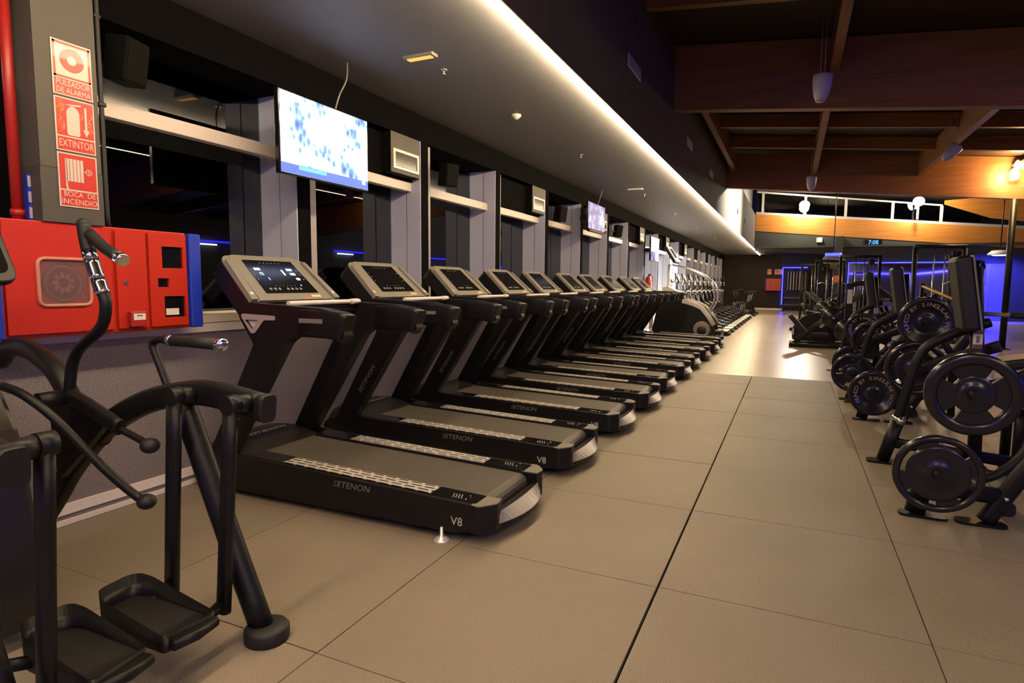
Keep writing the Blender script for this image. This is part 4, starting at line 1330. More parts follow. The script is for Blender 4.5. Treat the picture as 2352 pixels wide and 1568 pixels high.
def make_plate_machine(loc, label):
    """local frame: x as in the hall, y from the near side frame"""
    t = thing('plate_machine', label, 'weight machine', loc, 0, PM_G)
    # near side frame
    b = MB()
    b.rtube([(-0.30, 0.05, 0.02), (-0.285, 0.05, 0.10), (-0.27, 0.05, 0.2)], 0.07, 0.10, M_FRAME)
    b.rtube([(-0.30, 0.05, 0.185), (0.10, 0.05, 0.17)], 0.07, 0.09, M_FRAME)
    b.rtube(smooth_path([(0.03, 0.05, 0.02), (0.10, 0.05, 0.16), (0.19, 0.05, 0.33), (0.36, 0.05, 0.60), (0.55, 0.05, 0.92)], 4), 0.075, 0.085, M_FRAME)
    nf = b.build('side_frame', t)
    for x in (-0.27, 0.0):
        b = MB(); b.prism(fillet([(x - 0.11, 0.0), (x + 0.13, 0.0), (x + 0.13, 0.1), (x - 0.11, 0.1)], 0.045, 5), 'z', 0.0, 0.014, M_FRAME); b.build('foot_plate', nf)
    MB().sphere((0.105, 0.008, 0.17), 0.013, M_CHROME).build('bolt', nf)
    MB().cyl((-0.225, 0.08, 0.285), (-0.225, -0.12, 0.285), 0.024, M_FRAME).build('plate_peg', nf)
    MB().b2(-0.27, -0.19, 0.02, 0.08, 0.16, 0.31, M_FRAME).build('peg_post', nf)
    # far side frame with the bent post
    b = MB()
    b.rtube([(-0.325, 1.2, 0.02), (-0.245, 1.2, 0.32)], 0.085, 0.085, M_FRAME)
    b.tube(smooth_path([(-0.25, 1.2, 0.30), (-0.176, 1.2, 0.673), (-0.14, 1.2, 0.80), (-0.075, 1.2, 0.90), (0.13, 1.2, 1.02), (0.26, 1.2, 1.07)], 6), 0.034, M_FRAME, 16)
    b.rtube([(-0.28, 1.2, 0.16), (0.45, 1.2, 0.10)], 0.07, 0.08, M_FRAME)
    ff = b.build('side_frame', t)
    b = MB(); b.prism(fillet([(-0.43, 1.14), (-0.22, 1.14), (-0.22, 1.26), (-0.43, 1.26)], 0.045, 5), 'z', 0.0, 0.014, M_FRAME); b.build('foot_plate', ff)
    MB().sphere((-0.235, 1.145, 0.33), 0.03, M_STEEL).build('pivot_ball', ff)
    b = MB(); b.lathe([(0.046, -0.02), (0.046, 0.02)], (-0.24, 1.2, 0.34), 'z', M_CHROME, 18); b.build('collar', ff)
    MB().cyl((-0.1, 1.46, 0.68), (-0.1, 1.62, 0.68), 0.024, M_FRAME).build('plate_peg', ff)
    # base beam and hooked stay between the frames
    b = MB(); b.rtube(smooth_path([(0.06, 1.3, 0.05), (0.1, 0.9, 0.06), (0.14, 0.5, 0.06), (0.12, 0.06, 0.1)], 4), 0.09, 0.08, M_FRAME, (1, 0, 0)); b.build('base_beam', t)
    b = MB(); b.tube(smooth_path([(0.14, 0.75, 0.06), (0.26, 0.8, 0.10), (0.40, 0.85, 0.24), (0.46, 0.9, 0.45), (0.46, 0.9, 0.7)], 6), 0.028, M_FRAME, 14); b.build('curved_stay', t)
    # lever arm carrying the upper plates
    b = MB(); b.rtube(smooth_path([(-0.10, 0.06, 0.735), (0.12, 0.1, 0.80), (0.36, 0.3, 0.92), (0.6, 0.5, 0.98)], 5), 0.05, 0.08, M_FRAME)
    la = b.build('lever_arm', t)
    b = MB(); b.rtube(smooth_path([(-0.1, 1.44, 0.68), (0.1, 1.42, 0.78), (0.35, 1.3, 0.9)], 5), 0.05, 0.08, M_FRAME)
    b.build('lever_arm', t)
    MB().cyl((-0.095, 0.10, 0.74), (-0.095, -0.13, 0.74), 0.024, M_FRAME).build('plate_peg', la)
    # back pad on its post, seat, hand bar
    b = MB(); b.rtube([(0.22, 1.15, 0.08), (0.2, 1.15, 0.7), (0.14, 1.15, 1.45)], 0.08, 0.08, M_FRAME); po = b.build('pad_post', t)
    b = MB(); b.b2(0.125, 0.128, 1.1, 1.16, 0.0, 0.0 + 0.001, M_FRAME)
    b.box((0.175, 1.104, 0.955), (0.055, 0.004, 0.13), M_WHITE); b.box((0.175, 1.102, 1.005), (0.055, 0.002, 0.03), M_INKR); b.box((0.175, 1.102, 0.905), (0.055, 0.002, 0.03), M_INKR)
    b.box((0.175, 1.1015, 0.955), (0.02, 0.002, 0.05), M_INKD)
    b.build('warning_label', po)
    b = MB(); b.box((0.0, 0, 0), (0.10, 0.27, 0.52), M_PAD, None, 0.03, 3)
    b.xf(Matrix.Translation((0.085, 1.15, 1.265)) @ Matrix.Rotation(math.radians(-9), 4, 'Y')); bp = b.build('back_pad', t)
    b = MB(); b.box((0.052, 0, 0), (0.012, 0.262, 0.512), M_GREYPL, None, 0.004)
    b.xf(Matrix.Translation((0.085, 1.15, 1.265)) @ Matrix.Rotation(math.radians(-9), 4, 'Y')); b.build('pad_backing', bp)
    b = MB(); b.box((0.42, 1.0, 0.62), (0.36, 0.34, 0.08), M_PAD, Matrix.Rotation(-0.12, 3, 'Y'), 0.03, 3); se = b.build('seat', t)
    b = MB(); b.rtube([(0.42, 1.0, 0.06), (0.42, 1.0, 0.59)], 0.07, 0.07, M_FRAME); b.box((0.42, 0.84, 0.60), (0.3, 0.02, 0.12), M_WHITE, Matrix.Rotation(-0.12, 3, 'Y'), 0.006); b.build('seat_post', t)
    b = MB(); b.tube([(0.2, 1.14, 1.13), (0.34, 1.1, 1.125), (0.5, 1.06, 1.12)], 0.014, M_GREYPL, 12); hb = b.build('hand_bar', t)
    b = MB(); b.tube([(0.34, 1.1, 1.125), (0.49, 1.063, 1.12)], 0.02, M_RUBBER, 12); b.build('rubber_grip', hb)
    return t


pm = make_plate_machine((1.0, 4.0, 0), 'black lever machine nearest the viewer at the right edge with a tall back pad')
dup(pm, (0.98, 6.75, 0), 'second black lever machine on the right, with a lettered plate low in front')
dup(pm, (0.98, 9.4, 0), 'third black lever machine on the right, half hidden behind the second')
grip_plate('black grip plate low on the nearest lever machine', (0.775, 3.945, 0.285), 0.215, 4, 0.35, ri=0.152, ro=0.178, fill=0.4)
grip_plate('black grip plate high on the nearest lever machine, above the other', (0.905, 3.945, 0.74), 0.222, 4, 0.1, ri=0.098, ro=0.155, fill=0.76)
grip_plate('black grip plate on the far arm of the nearest lever machine', (0.9, 5.55, 0.68), 0.21, 4, 0.3, ri=0.145, ro=0.172, fill=0.45)
lettered_plate('lettered black plate low on the second lever machine, standing near the floor tiles', (0.755, 6.695, 0.285), 0.215)
lettered_plate('lettered black plate high on the second lever machine, seen above the bent post', (1.10, 6.45, 1.0), 0.222)
grip_plate('black grip plate on the far arm of the second lever machine', (0.88, 8.32, 0.68), 0.21, 4, 0.1)
grip_plate('black grip plate behind the low lettered plate', (0.66, 7.75, 0.34), 0.215, 4, 0.6)
grip_plate('black grip plate low on the third lever machine', (0.755, 9.345, 0.285), 0.215, 4, 0.2)
lettered_plate('lettered black plate on the third lever machine, mostly hidden', (0.885, 9.345, 0.74), 0.215)
# peg stands for the two plates that sit clear of the copied pegs
b = MB(); b.rtube([(1.2, 6.52, 0.9), (1.10, 6.50, 1.0)], 0.05, 0.06, M_FRAME); b.cyl((1.10, 6.52, 1.0), (1.10, 6.40, 1.0), 0.022, M_FRAME)
b.rtube([(1.2, 6.52, 0.9), (1.34, 6.6, 0.7), (1.4, 6.75, 0.015)], 0.06, 0.06, M_FRAME)
tag(b.build('plate_peg_stand'), 'slim black peg stand carrying the high lettered plate', 'stand')
b = MB(); b.rtube([(0.72, 7.79, 0.015), (0.72, 7.79, 0.36)], 0.05, 0.05, M_FRAME); b.cyl((0.66, 7.70, 0.34), (0.66, 7.82, 0.34), 0.02, M_FRAME); b.b2(0.64, 0.74, 7.77, 7.81, 0.32, 0.36, M_FRAME)
b.b2(0.6, 0.86, 7.72, 7.86, 0, 0.015, M_FRAME)
tag(b.build('plate_peg_stand'), 'low black peg stand behind the low lettered plate', 'stand')

t = thing('flat_bench', 'pale edged flat bench behind the high grip plate at the right edge', 'bench', (1.62, 5.35, 0))
MB().box((0, 0, 0.82), (0.62, 0.30, 0.07), M_PAD, Matrix.Rotation(-0.2, 3, 'Y'), 0.02).build('pad', t)
MB().box((0.0, -0.0, 0.755), (0.64, 0.31, 0.05), M_WHITE, Matrix.Rotation(-0.2, 3, 'Y'), 0.006).build('pale_frame', t)
for x in (-0.18, 0.2):
    MB().rtube([(x, 0, 0.03), (x, 0, 0.74)], 0.06, 0.06, M_FRAME).build('leg', t)
MB().b2(-0.3, 0.32, -0.16, 0.16, 0.0, 0.03, M_FRAME).build('base_plate', t)
# ------------------------------------------------------------------ stair climber and far ellipticals
t = thing('stair_climber', 'tall stair climber with a pale body and a long curved handrail past the last treadmill', 'stair climber', (-2.3, 15.5, 0))
def SC(x, z):
    return (x + 2.34, z)
b = MB()
body = fillet([SC(-3.2, 0.08), SC(-3.0, 1.05), SC(-2.46, 0.95), SC(-2.03, 0.80), SC(-1.72, 0.42), SC(-1.66, 0.16), SC(-1.75, 0.06)], [0.03, 0.1, 0.05, 0.08, 0.06, 0.05, 0.03])
b.prism(body, 'y', -0.36, -0.31, M_PLASTIC); b.prism(body, 'y', 0.31, 0.36, M_PLASTIC); b.build('body_side', t)
for s in (-1, 1):
    b = MB(); b.rtube([(SC(*p)[0], s * 0.365, SC(*p)[1]) for p in ((-2.46, 0.93), (-2.2, 0.86), (-2.0, 0.77), (-1.84, 0.58), (-1.70, 0.36))], 0.03, 0.11, M_WHITE, (0, 1, 0)); b.build('pale_trim', t)
    b = MB(); b.lathe([(0.06, -0.02), (0.17, -0.022), (0.2, -0.01), (0.2, 0.02)] if s < 0 else [(0.2, -0.02), (0.2, 0.01), (0.17, 0.022), (0.06, 0.02)], (SC(-1.98, 0)[0], s * 0.37, 0.25), 'y', M_GREYPL, 28)
    b.lathe([(0.001, -0.012), (0.105, -0.03), (0.11, 0.02)] if s < 0 else [(0.11, -0.02), (0.105, 0.03), (0.001, 0.012)], (SC(-1.98, 0)[0], s * 0.38, 0.22), 'y', M_RUBBER, 24); b.build('wheel_cover', t)
    b = MB(); b.tube(smooth_path([(SC(*p)[0], s * 0.36, SC(*p)[1]) for p in ((-2.72, 1.80), (-2.40, 1.72), (-2.06, 1.57), (-1.86, 1.42), (-1.76, 1.28), (-1.72, 1.1), (-1.72, 0.93), (-1.86, 0.66))], 5), 0.019, M_STEEL, 12); b.build('handrail', t)
for k in range(5):
    b = MB(); b.b2(SC(-2.9 + 0.27 * k, 0)[0], SC(-2.62 + 0.27 * k, 0)[0], -0.29, 0.29, 0.86 - 0.17 * k, 0.90 - 0.17 * k, M_RUBBER); b.b2(SC(-2.63 + 0.27 * k, 0)[0], SC(-2.62 + 0.27 * k, 0)[0], -0.29, 0.29, 0.72 - 0.17 * k, 0.87 - 0.17 * k, M_PLASTIC); b.build('step', t)
b = MB(); b.rtube([(SC(-2.86, 0)[0], 0, 0.95), (SC(-2.86, 0)[0], 0, 1.30), (SC(-2.86, 0)[0], 0, 1.82)], 0.10, 0.075, M_WHITE, (0, 1, 0)); b.build('mast', t)
b = MB(); b.prism(fillet([SC(-3.02, 1.05), SC(-2.96, 1.26), SC(-2.84, 1.27), SC(-2.55, 1.12), SC(-2.5, 1.0)], 0.03), 'y', -0.22, 0.22, M_WHITE); b.build('mast_cover', t)
b = MB(); b.box((0, 0, 0), (0.07, 0.62, 0.46), M_PLASTIC, None, 0.02); b.box((0.04, 0, 0), (0.02, 0.6, 0.44), M_WHITE, None, 0.008)
b.xf(Matrix.Translation((SC(-2.80, 0)[0], 0, 2.05)) @ Matrix.Rotation(math.radians(-32), 4, 'Y')); cs = b.build('console', t)
b = MB(); b.box((0.052, 0, 0.02), (0.006, 0.40, 0.28), M_SCREEN); b.xf(Matrix.Translation((SC(-2.80, 0)[0], 0, 2.05)) @ Matrix.Rotation(math.radians(-32), 4, 'Y')); b.build('screen', cs)
b = MB(); b.b2(SC(-3.2, 0)[0], SC(-1.66, 0)[0], -0.33, 0.33, 0.0, 0.08, M_PLASTIC); b.build('base', t)


def far_elliptical():
    t = thing('elliptical_trainer', 'first small far elliptical with pale base, right behind the stair climber', 'elliptical', (-2.3, 17.0, 0), 0, 'far ellipticals with pale bases')
    b = MB(); b.b2(-0.95, 0.84, -0.05, 0.05, 0.04, 0.12, M_FRAME); b.b2(0.22, 0.82, -0.37, 0.37, 0.02, 0.105, M_FRAME); b.b2(0.22, 0.82, -0.36, 0.36, 0.105, 0.13, M_WHITE, 0.006)
    b.b2(0.82, 0.86, -0.30, 0.30, 0.0, 0.07, M_FRAME); b.b2(-0.9, -0.82, -0.3, 0.3, 0.0, 0.06, M_FRAME); b.build('base_frame', t)
    b = MB(); b.prism(fillet([(-0.95, 0.1), (-0.92, 0.62), (-0.62, 0.78), (-0.3, 0.6), (-0.18, 0.1)], [0.03, 0.15, 0.15, 0.15, 0.03]), 'y', -0.13, 0.13, M_PLASTICB, 0.02); b.build('drive_shroud', t)
    b = MB(); b.rtube([(-0.66, 0, 0.7), (-0.72, 0, 1.1), (-0.78, 0, 1.42)], 0.09, 0.07, M_FRAME); b.build('mast', t)
    b = MB(); b.box((0, 0, 0), (0.05, 0.34, 0.3), M_PLASTIC, None, 0.02); b.box((0.028, 0, 0), (0.006, 0.28, 0.22), M_SCREEN)
    b.xf(Matrix.Translation((-0.74, 0, 1.52)) @ Matrix.Rotation(math.radians(-25), 4, 'Y')); b.build('console', t)
    for s in (-1, 1):
        ph = 0.14 * s
        b = MB(); b.tube(smooth_path([(-0.30 - ph, s * 0.31, 0.35), (-0.46 - ph * 0.4, s * 0.31, 0.8), (-0.52, s * 0.30, 1.05), (-0.40 + ph, s * 0.27, 1.28), (-0.44 + ph, s * 0.25, 1.62)], 5), 0.02, M_FRAME, 10); hd = b.build('moving_handle', t)
        b = MB(); b.tube([(-0.40 + ph, s * 0.268, 1.3), (-0.425 + ph, s * 0.26, 1.46)], 0.024, M_CHROME, 10); b.build('pulse_sensor', hd)
        b = MB(); b.rtube([(-0.35 - ph, s * 0.27, 0.32 + ph * 0.5), (0.2, s * 0.24, 0.30 + ph * 0.6), (0.7, s * 0.24, 0.20)], 0.05, 0.055, M_FRAME); b.build('pedal_arm', t)
        b = MB(); b.box((0.18 - ph, s * 0.22, 0.36 + ph * 0.6), (0.36, 0.15, 0.04), M_PLASTICB, Matrix.Rotation(0.12, 3, 'Y'), 0.015); b.box((0.0 - ph, s * 0.22, 0.41 + ph * 0.6), (0.03, 0.15, 0.08), M_PLASTIC, None, 0.01); b.build('pedal', t)
    b = MB(); b.tube(smooth_path([(-0.72, 0.0, 1.16), (-0.55, 0.14, 1.15), (-0.40, 0.20, 1.12)], 4), 0.015, M_STEEL, 10); b.tube(smooth_path([(-0.72, 0.0, 1.16), (-0.55, -0.14, 1.15), (-0.40, -0.20, 1.12)], 4), 0.015, M_STEEL, 10); b.build('fixed_handle', t)
    return t


fe = far_elliptical()
names = ['second', 'third', 'fourth', 'fifth', 'sixth', 'seventh', 'eighth', 'ninth']
for k in range(8):
    dup(fe, (-2.3, 17.0 + 1.15 * (k + 1), 0), '%s small far elliptical with pale base, counted from the stair climber' % names[k])


def bike(loc, label):
    t = thing('exercise_bike', label, 'exercise bike', loc, 0, 'exercise bikes at the end of the cardio row')
    b = MB(); b.b2(-0.55, 0.55, -0.04, 0.04, 0.03, 0.09, M_FRAME); b.b2(-0.6, -0.5, -0.25, 0.25, 0, 0.07, M_FRAME); b.b2(0.5, 0.6, -0.25, 0.25, 0, 0.07, M_FRAME); b.build('base_frame', t)
    b = MB(); b.lathe([(0.02, -0.02), (0.22, -0.03), (0.24, -0.02), (0.24, 0.02), (0.22, 0.03), (0.02, 0.02)], (-0.35, 0, 0.34), 'y', M_IRON, 28); b.build('flywheel', t)
    b = MB(); b.rtube([(-0.45, 0, 0.1), (-0.15, 0, 0.5), (0.2, 0, 0.62)], 0.06, 0.07, M_FRAME); b.rtube([(0.45, 0, 0.1), (0.2, 0, 0.62), (0.12, 0, 0.62)], 0.06, 0.07, M_FRAME); b.build('frame', t)
    b = MB(); b.cyl((0.24, 0, 0.6), (0.34, 0, 1.0), 0.022, M_STEEL); b.prism(fillet([(0.18, -0.1), (0.5, -0.12), (0.5, 0.12), (0.18, 0.1), (0.1, 0)], 0.05), 'z', 1.0, 1.06, M_PAD); b.build('saddle', t)
    b = MB(); b.cyl((-0.2, 0, 0.5), (-0.34, 0, 1.05), 0.022, M_FRAME); b.tube(smooth_path([(-0.05, -0.22, 1.12), (-0.3, -0.2, 1.1), (-0.36, 0, 1.06), (-0.3, 0.2, 1.1), (-0.05, 0.22, 1.12)], 5), 0.016, M_FRAME, 10); b.build('handlebar', t)
    b = MB(); b.b2(-0.02, 0.02, -0.12, -0.09, 0.2, 0.4, M_STEEL); b.b2(-0.06, 0.06, -0.22, -0.12, 0.18, 0.22, M_FRAME); b.b2(-0.02, 0.02, 0.09, 0.12, 0.36, 0.56, M_STEEL); b.b2(-0.06, 0.06, 0.12, 0.22, 0.54, 0.58, M_FRAME); b.build('crank', t)
    return t


bk = bike((-2.0, 28.2, 0), 'exercise bike with a steel flywheel just past the ellipticals')
dup(bk, (-2.0, 29.4, 0), 'second exercise bike past the ellipticals')
dup(bk, (-2.0, 30.6, 0), 'farthest exercise bike near the brown end wall')
# ------------------------------------------------------------------ lamps of the hall
def pendant(loc, top, label, tilt=0.0, rz=0.0, gap=0.06):
    t = thing('pendant_lamp', label, 'lamp', loc, rz, 'white bullet-shaped pendant lamps')
    b = MB(); b.lathe([(0.001, -0.17), (0.045, -0.15), (0.075, -0.09), (0.092, 0.0), (0.098, 0.08), (0.098, 0.12), (0.07, 0.13), (0.001, 0.132)], (0, 0, 0), 'z', M_LAMPW, 24)
    b.xf(Matrix.Rotation(tilt, 4, 'Y')); sh = b.build('lamp_shade', t)
    b = MB(); b.lathe([(0.05, -0.152), (0.05, -0.146), (0.047, -0.146), (0.047, -0.152)], (0, 0, 0), 'z', M_GREYPL, 20, True, True); b.xf(Matrix.Rotation(tilt, 4, 'Y')); b.build('trim_ring', sh)
    for s in (-1, 1):
        MB().cyl((s * gap, 0, 0.10), (s * gap, 0, top - loc[2]), 0.004, M_GREYPL, None, 8).build('cord', t)
    MB().b2(-gap - 0.03, gap + 0.03, -0.03, 0.03, top - loc[2] - 0.02, top - loc[2], M_GREYPL).build('ceiling_rose', t)
    return t


pendant((0.187, 7.5, 3.44), 4.42, 'white pendant lamp hanging nearest the viewer, high on the right', 0.06, 0, 0.02)
pendant((0.256, 14.0, 3.41), 4.42, 'small white pendant lamp far away above the bright clerestory lamps', 0.0, 0, 0.02)
pendant((2.215, 12.0, 3.47), 4.24, 'white pendant lamp on two long cords towards the right edge', 0.7, 0.3, 0.045)


def clere_lamp(loc, z0, label):
    t = thing('clerestory_lamp', label, 'lamp', loc, 0, 'bare white lamps before the clerestory')
    MB().sphere((0, 0, 0), 0.2, emat('bulb_white', (1.0, 0.93, 0.80), 45), (1, 0.5, 0.9)).build('bulb', t)
    MB().b2(-0.05, 0.05, 0.09, 0.14, -0.12, 0.12, M_WHITEP).build('backplate', t)
    MB().b2(-0.035, 0.035, 0.08, 0.12, z0 - loc[2], -0.1, M_WHITEP).build('stem', t)


clere_lamp((0.307, 28.95, 4.74), beam_z(0.307) + 0.84, 'glaring white lamp before the clerestory, left one of two')
clere_lamp((4.40, 28.95, 4.69), beam_z(4.4) + 0.84, 'glaring white lamp before the clerestory, right one of two')
lamp('clerestory_glow', 'POINT', (0.307, 28.6, 4.72), (1.0, 0.85, 0.62), 130, 0.12)
lamp('clerestory_glow', 'POINT', (4.4, 28.6, 4.66), (1.0, 0.85, 0.62), 130, 0.12)
# unseen spot lights in mid-air behind the fourth beam wash the end of the fascia and the orange beam
lamp('flood_glow', 'SPOT', (2.4, 19.6, 4.2), (1.0, 0.92, 0.76), 5200, 0.1, (-1.62, 18.8, 3.8), None, 1.5, 0.9)
lamp('beam_wash', 'SPOT', (1.5, 18.5, 3.9), (1.0, 0.74, 0.36), 240, 0.2, (2.2, 29.4, 4.6), None, 1.5, 0.9)
# glowing lamp on the fourth beam
t = thing('wall_lamp', 'wall lamp glowing orange on the deep beam at the right edge', 'lamp', (4.13, 16.2, 3.78))
MB().box((0.06, -0.06, 0.08), (0.22, 0.12, 0.13), M_WHITE, Matrix.Rotation(0.5, 3, 'Y'), 0.02).build('housing', t)
MB().lathe([(0.02, 0.0), (0.07, -0.05), (0.085, -0.16), (0.07, -0.24), (0.001, -0.26)], (-0.03, -0.1, 0.02), 'z', emat('lamp_glow', (1.0, 0.62, 0.22), 10), 18).build('bulb', t)
MB().b2(-0.05, 0.05, -0.04, 0.05, -0.02, 0.04, M_GREYPL).build('bracket', t)
lamp('wall_lamp_glow', 'POINT', (4.08, 15.9, 3.66), (1.0, 0.60, 0.24), 45, 0.08)
t = thing('steel_column', 'slim dark steel column below the glowing wall lamp', 'column', (4.12, 16.05, 0))
MB().cyl((0, 0, 0.02), (0, 0, 3.15), 0.06, M_FRAME, None, 18).build('shaft', t)
MB().b2(-0.12, 0.12, -0.12, 0.12, 0, 0.02, M_FRAME).build('base_plate', t)

# ------------------------------------------------------------------ mirror wall, blue light lines, clock
def led_line(name, pts, label, r=0.022, group='blue light lines'):
    b = MB(); b.tube(pts, r, M_BLED, 8)
    return tag(b.build(name), label, 'light', group)


t = thing('wall_mirror', 'wide wall mirror under the far orange beam', 'mirror', (4.1, 29.44, 1.3))
MB().b2(-1.95, 1.95, -0.012, 0.006, -1.1, 0.94, M_MIRROR).build('glass', t)
for (x0, x1, z0, z1) in ((-1.98, 1.98, 0.94, 0.97), (-1.98, 1.98, -1.13, -1.1), (-1.98, -1.95, -1.1, 0.94), (1.95, 1.98, -1.1, 0.94)):
    MB().b2(x0, x1, -0.016, 0.006, z0, z1, M_FRAME).build('frame_strip', t)
led_line('blue_light_line', [(2.12, 29.36, 0.3), (2.12, 29.36, 2.30), (6.15, 29.36, 2.30)], 'blue light line framing the wide wall mirror')
led_line('blue_light_line', [(-0.5, 35.9, 0.3), (-0.5, 35.9, 2.29), (0.70, 35.9, 2.29)], 'blue light line framing the hanging bands on the end wall', 0.03)
t = thing('digital_clock', 'blue digital wall clock on the grey bulkhead', 'clock', (2.97, 29.40, 3.14))
MB().box((0, 0, 0), (0.62, 0.03, 0.24), M_SCREEN, None, 0.008).build('casing', t)
MB().text('7:08', (0, -0.017, 0), (1, 0, 0), (0, 0, 1), 0.24, emat('clock_blue', (0.02, 0.2, 1.0), 1.2), 0.001, 'CENTER', 0, 0.9).build('digits', t)
tag(MB().box((0.96, 29.36, 3.28), (0.22, 0.1, 0.2), M_WHITE, None, 0.015).build('motion_sensor'), 'small white box on the grey bulkhead left of the clock', 'sensor')
t = thing('dome_lamp', 'pale dome lamp with a blue top band before the pillar', 'lamp', (1.35, 26.0, 2.25))
MB().lathe([(0.001, -0.3), (0.2, -0.22), (0.34, -0.05), (0.36, 0.12), (0.2, 0.24), (0.02, 0.26)], (0, 0, 0), 'z', mat('dusky_shade', (0.12, 0.085, 0.09), 0.6), 24).build('lamp_shade', t)
MB().lathe([(0.2, 0.2), (0.28, 0.2), (0.28, 0.3), (0.2, 0.3)], (0, 0, 0), 'z', M_BLED, 20, True, True).build('blue_band', t)
MB().cyl((0, 0, 0.25), (0, 0, 3.55), 0.015, M_FRAME).build('rod', t)
tag(MB().box((1.72, 28.985, 1.62), (0.36, 0.02, 0.26), M_ORANGE, None, 0.004).build('wall_sign'), 'small orange sign on the grey pillar', 'sign')
# blue lit door with its round lamp
dr = skind('door_1', (6.95, 29.5, 0))
MB().b2(-0.58, 0.58, -0.02, 0.02, 0.0, 2.24, mat('door_blue_lit', (0.12, 0.12, 0.5), 0.5)).build('door_leaf', dr)  # white door, the blue light on it is put into the paint
MB().b2(-0.03, 0.03, -0.03, -0.02, 0.0, 2.24, M_INKD).build('door_gap', dr)
MB().b2(-0.16, -0.1, -0.05, -0.02, 0.95, 1.1, M_STEEL).build('door_handle', dr)
t = thing('blue_dome_light', 'round white light glowing blue above the blue lit door', 'light', (6.95, 28.2, 2.56))
MB().lathe([(0.001, 0.14), (0.26, 0.12), (0.38, 0.0), (0.38, -0.04), (0.001, -0.04)], (0, 0, 0), 'z', M_WHITE, 28).build('housing', t)
MB().lathe([(0.001, -0.075), (0.2, -0.07), (0.26, -0.045)], (0, 0, 0), 'z', emat('blue_lens', (0.08, 0.12, 1.0), 5), 24).build('lens', t)
MB().cyl((0, 0, 0.1), (0, 0, 2.72), 0.02, M_FRAME).build('rod', t)
lamp('blue_dome_glow', 'SPOT', (6.95, 28.2, 2.45), (0.03, 0.03, 1.0), 520, 0.2, (6.95, 29.3, 0.9), None, 2.4, 0.6)

# end of the corridor
t = thing('fire_hose_cabinet', 'small far red fire hose cabinet on the brown end wall', 'cabinet', (-0.93, 35.99, 1.38))
MB().b2(-0.37, 0.36, -0.16, -0.0, -0.33, 0.32, M_RED, 0.004).build('body', t)
MB().b2(-0.41, -0.372, -0.16, 0.0, -0.33, 0.32, M_BLUE).build('end_pad', t)
MB().b2(-0.35, 0.12, -0.168, -0.16, -0.31, 0.30, M_RED, 0.003).build('door', t)
MB().lathe([(0.02, -0.01), (0.07, -0.014), (0.075, 0)], (-0.16, -0.168, 0.0), 'y', M_GREYPL, 18).build('reel_window', t)
for x0, x1, lab in ((-1.27, -1.07, 'single small red sign above the far red cabinet'), (-0.91, -0.47, 'pair of small red signs joined above the far red cabinet')):
    t = thing('fire_sign', lab, 'sign', ((x0 + x1) / 2, 35.985, 2.07), 0, 'small fire signs on the end wall')
    MB().b2((x0 - x1) / 2, (x1 - x0) / 2, -0.008, 0.012, -0.14, 0.14, mat('far_sign', (0.62, 0.25, 0.13), 0.4)).build('panel', t)
    b = MB(); b.lathe([(0.03, -0.002), (0.06, -0.002), (0.06, 0.0), (0.03, 0.0)], (0 if x1 - x0 < 0.3 else -0.1, -0.008, 0.02), 'y', M_SIGNR, 16, False, True); b.build('symbol', t)
# hanging resistance bands with a rack of dumbbells below
t = thing('band_rack', 'rack of pale hanging bands inside the blue light frame', 'rack', (0.12, 35.7, 0))
MB().b2(-0.45, 0.55, 0.1, 0.2, 2.05, 2.12, M_FRAME).build('hook_bar', t)
for s in (-0.47, 0.57):
    MB().b2(s - 0.03, s + 0.03, 0.1, 0.2, 0, 2.12, M_FRAME).build('post', t)
for k in range(7):
    MB().b2(-0.38 + 0.14 * k, -0.33 + 0.14 * k, 0.04, 0.09, 1.1, 2.08, M_LAMPW if k % 3 else M_GREYPL).build('band', t)


def dumbbell(loc, label):
    t = thing('dumbbell', label, 'dumbbell', loc, 0.2, 'dumbbells on the end wall rack')
    MB().cyl((-0.07, 0, 0), (0.07, 0, 0), 0.016, M_CHROME, None, 10).build('handle', t)
    for s in (-1, 1):
        MB().cyl((s * 0.07, 0, 0), (s * 0.16, 0, 0), 0.065, M_IRON if False else M_RUBBER, 0.06, 6).build('head', t)
    return t


rk = thing('dumbbell_rack', 'low steel dumbbell rack at the end of the aisle', 'rack', (0.35, 34.6, 0))
for s in (-0.75, 0.75):
    MB().rtube([(s, -0.3, 0.02), (s, 0.1, 0.5), (s, 0.25, 0.95)], 0.06, 0.06, M_FRAME).build('side_frame', rk)
for z, y in ((0.36, -0.02), (0.72, 0.15)):
    MB().box((0, y, z), (1.5, 0.24, 0.02), M_STEEL, Matrix.Rotation(0.25, 3, 'X')).build('shelf', rk)
dbl = None
pos = ['leftmost', 'second from left', 'third from left', 'fourth from left', 'rightmost']
for z, y, lev in ((0.47, 34.53, 'lower'), (0.83, 34.70, 'upper')):
    for k in range(5):
        lab = '%s dumbbell on the %s shelf of the far rack' % (pos[k], lev)
        if dbl is None:
            dbl = dumbbell((-0.2 + 0.28 * k, y, z), lab); dbl.rotation_euler = (0, 0, PI / 2)
        else:
            dup(dbl, (-0.2 + 0.28 * k, y, z), lab)

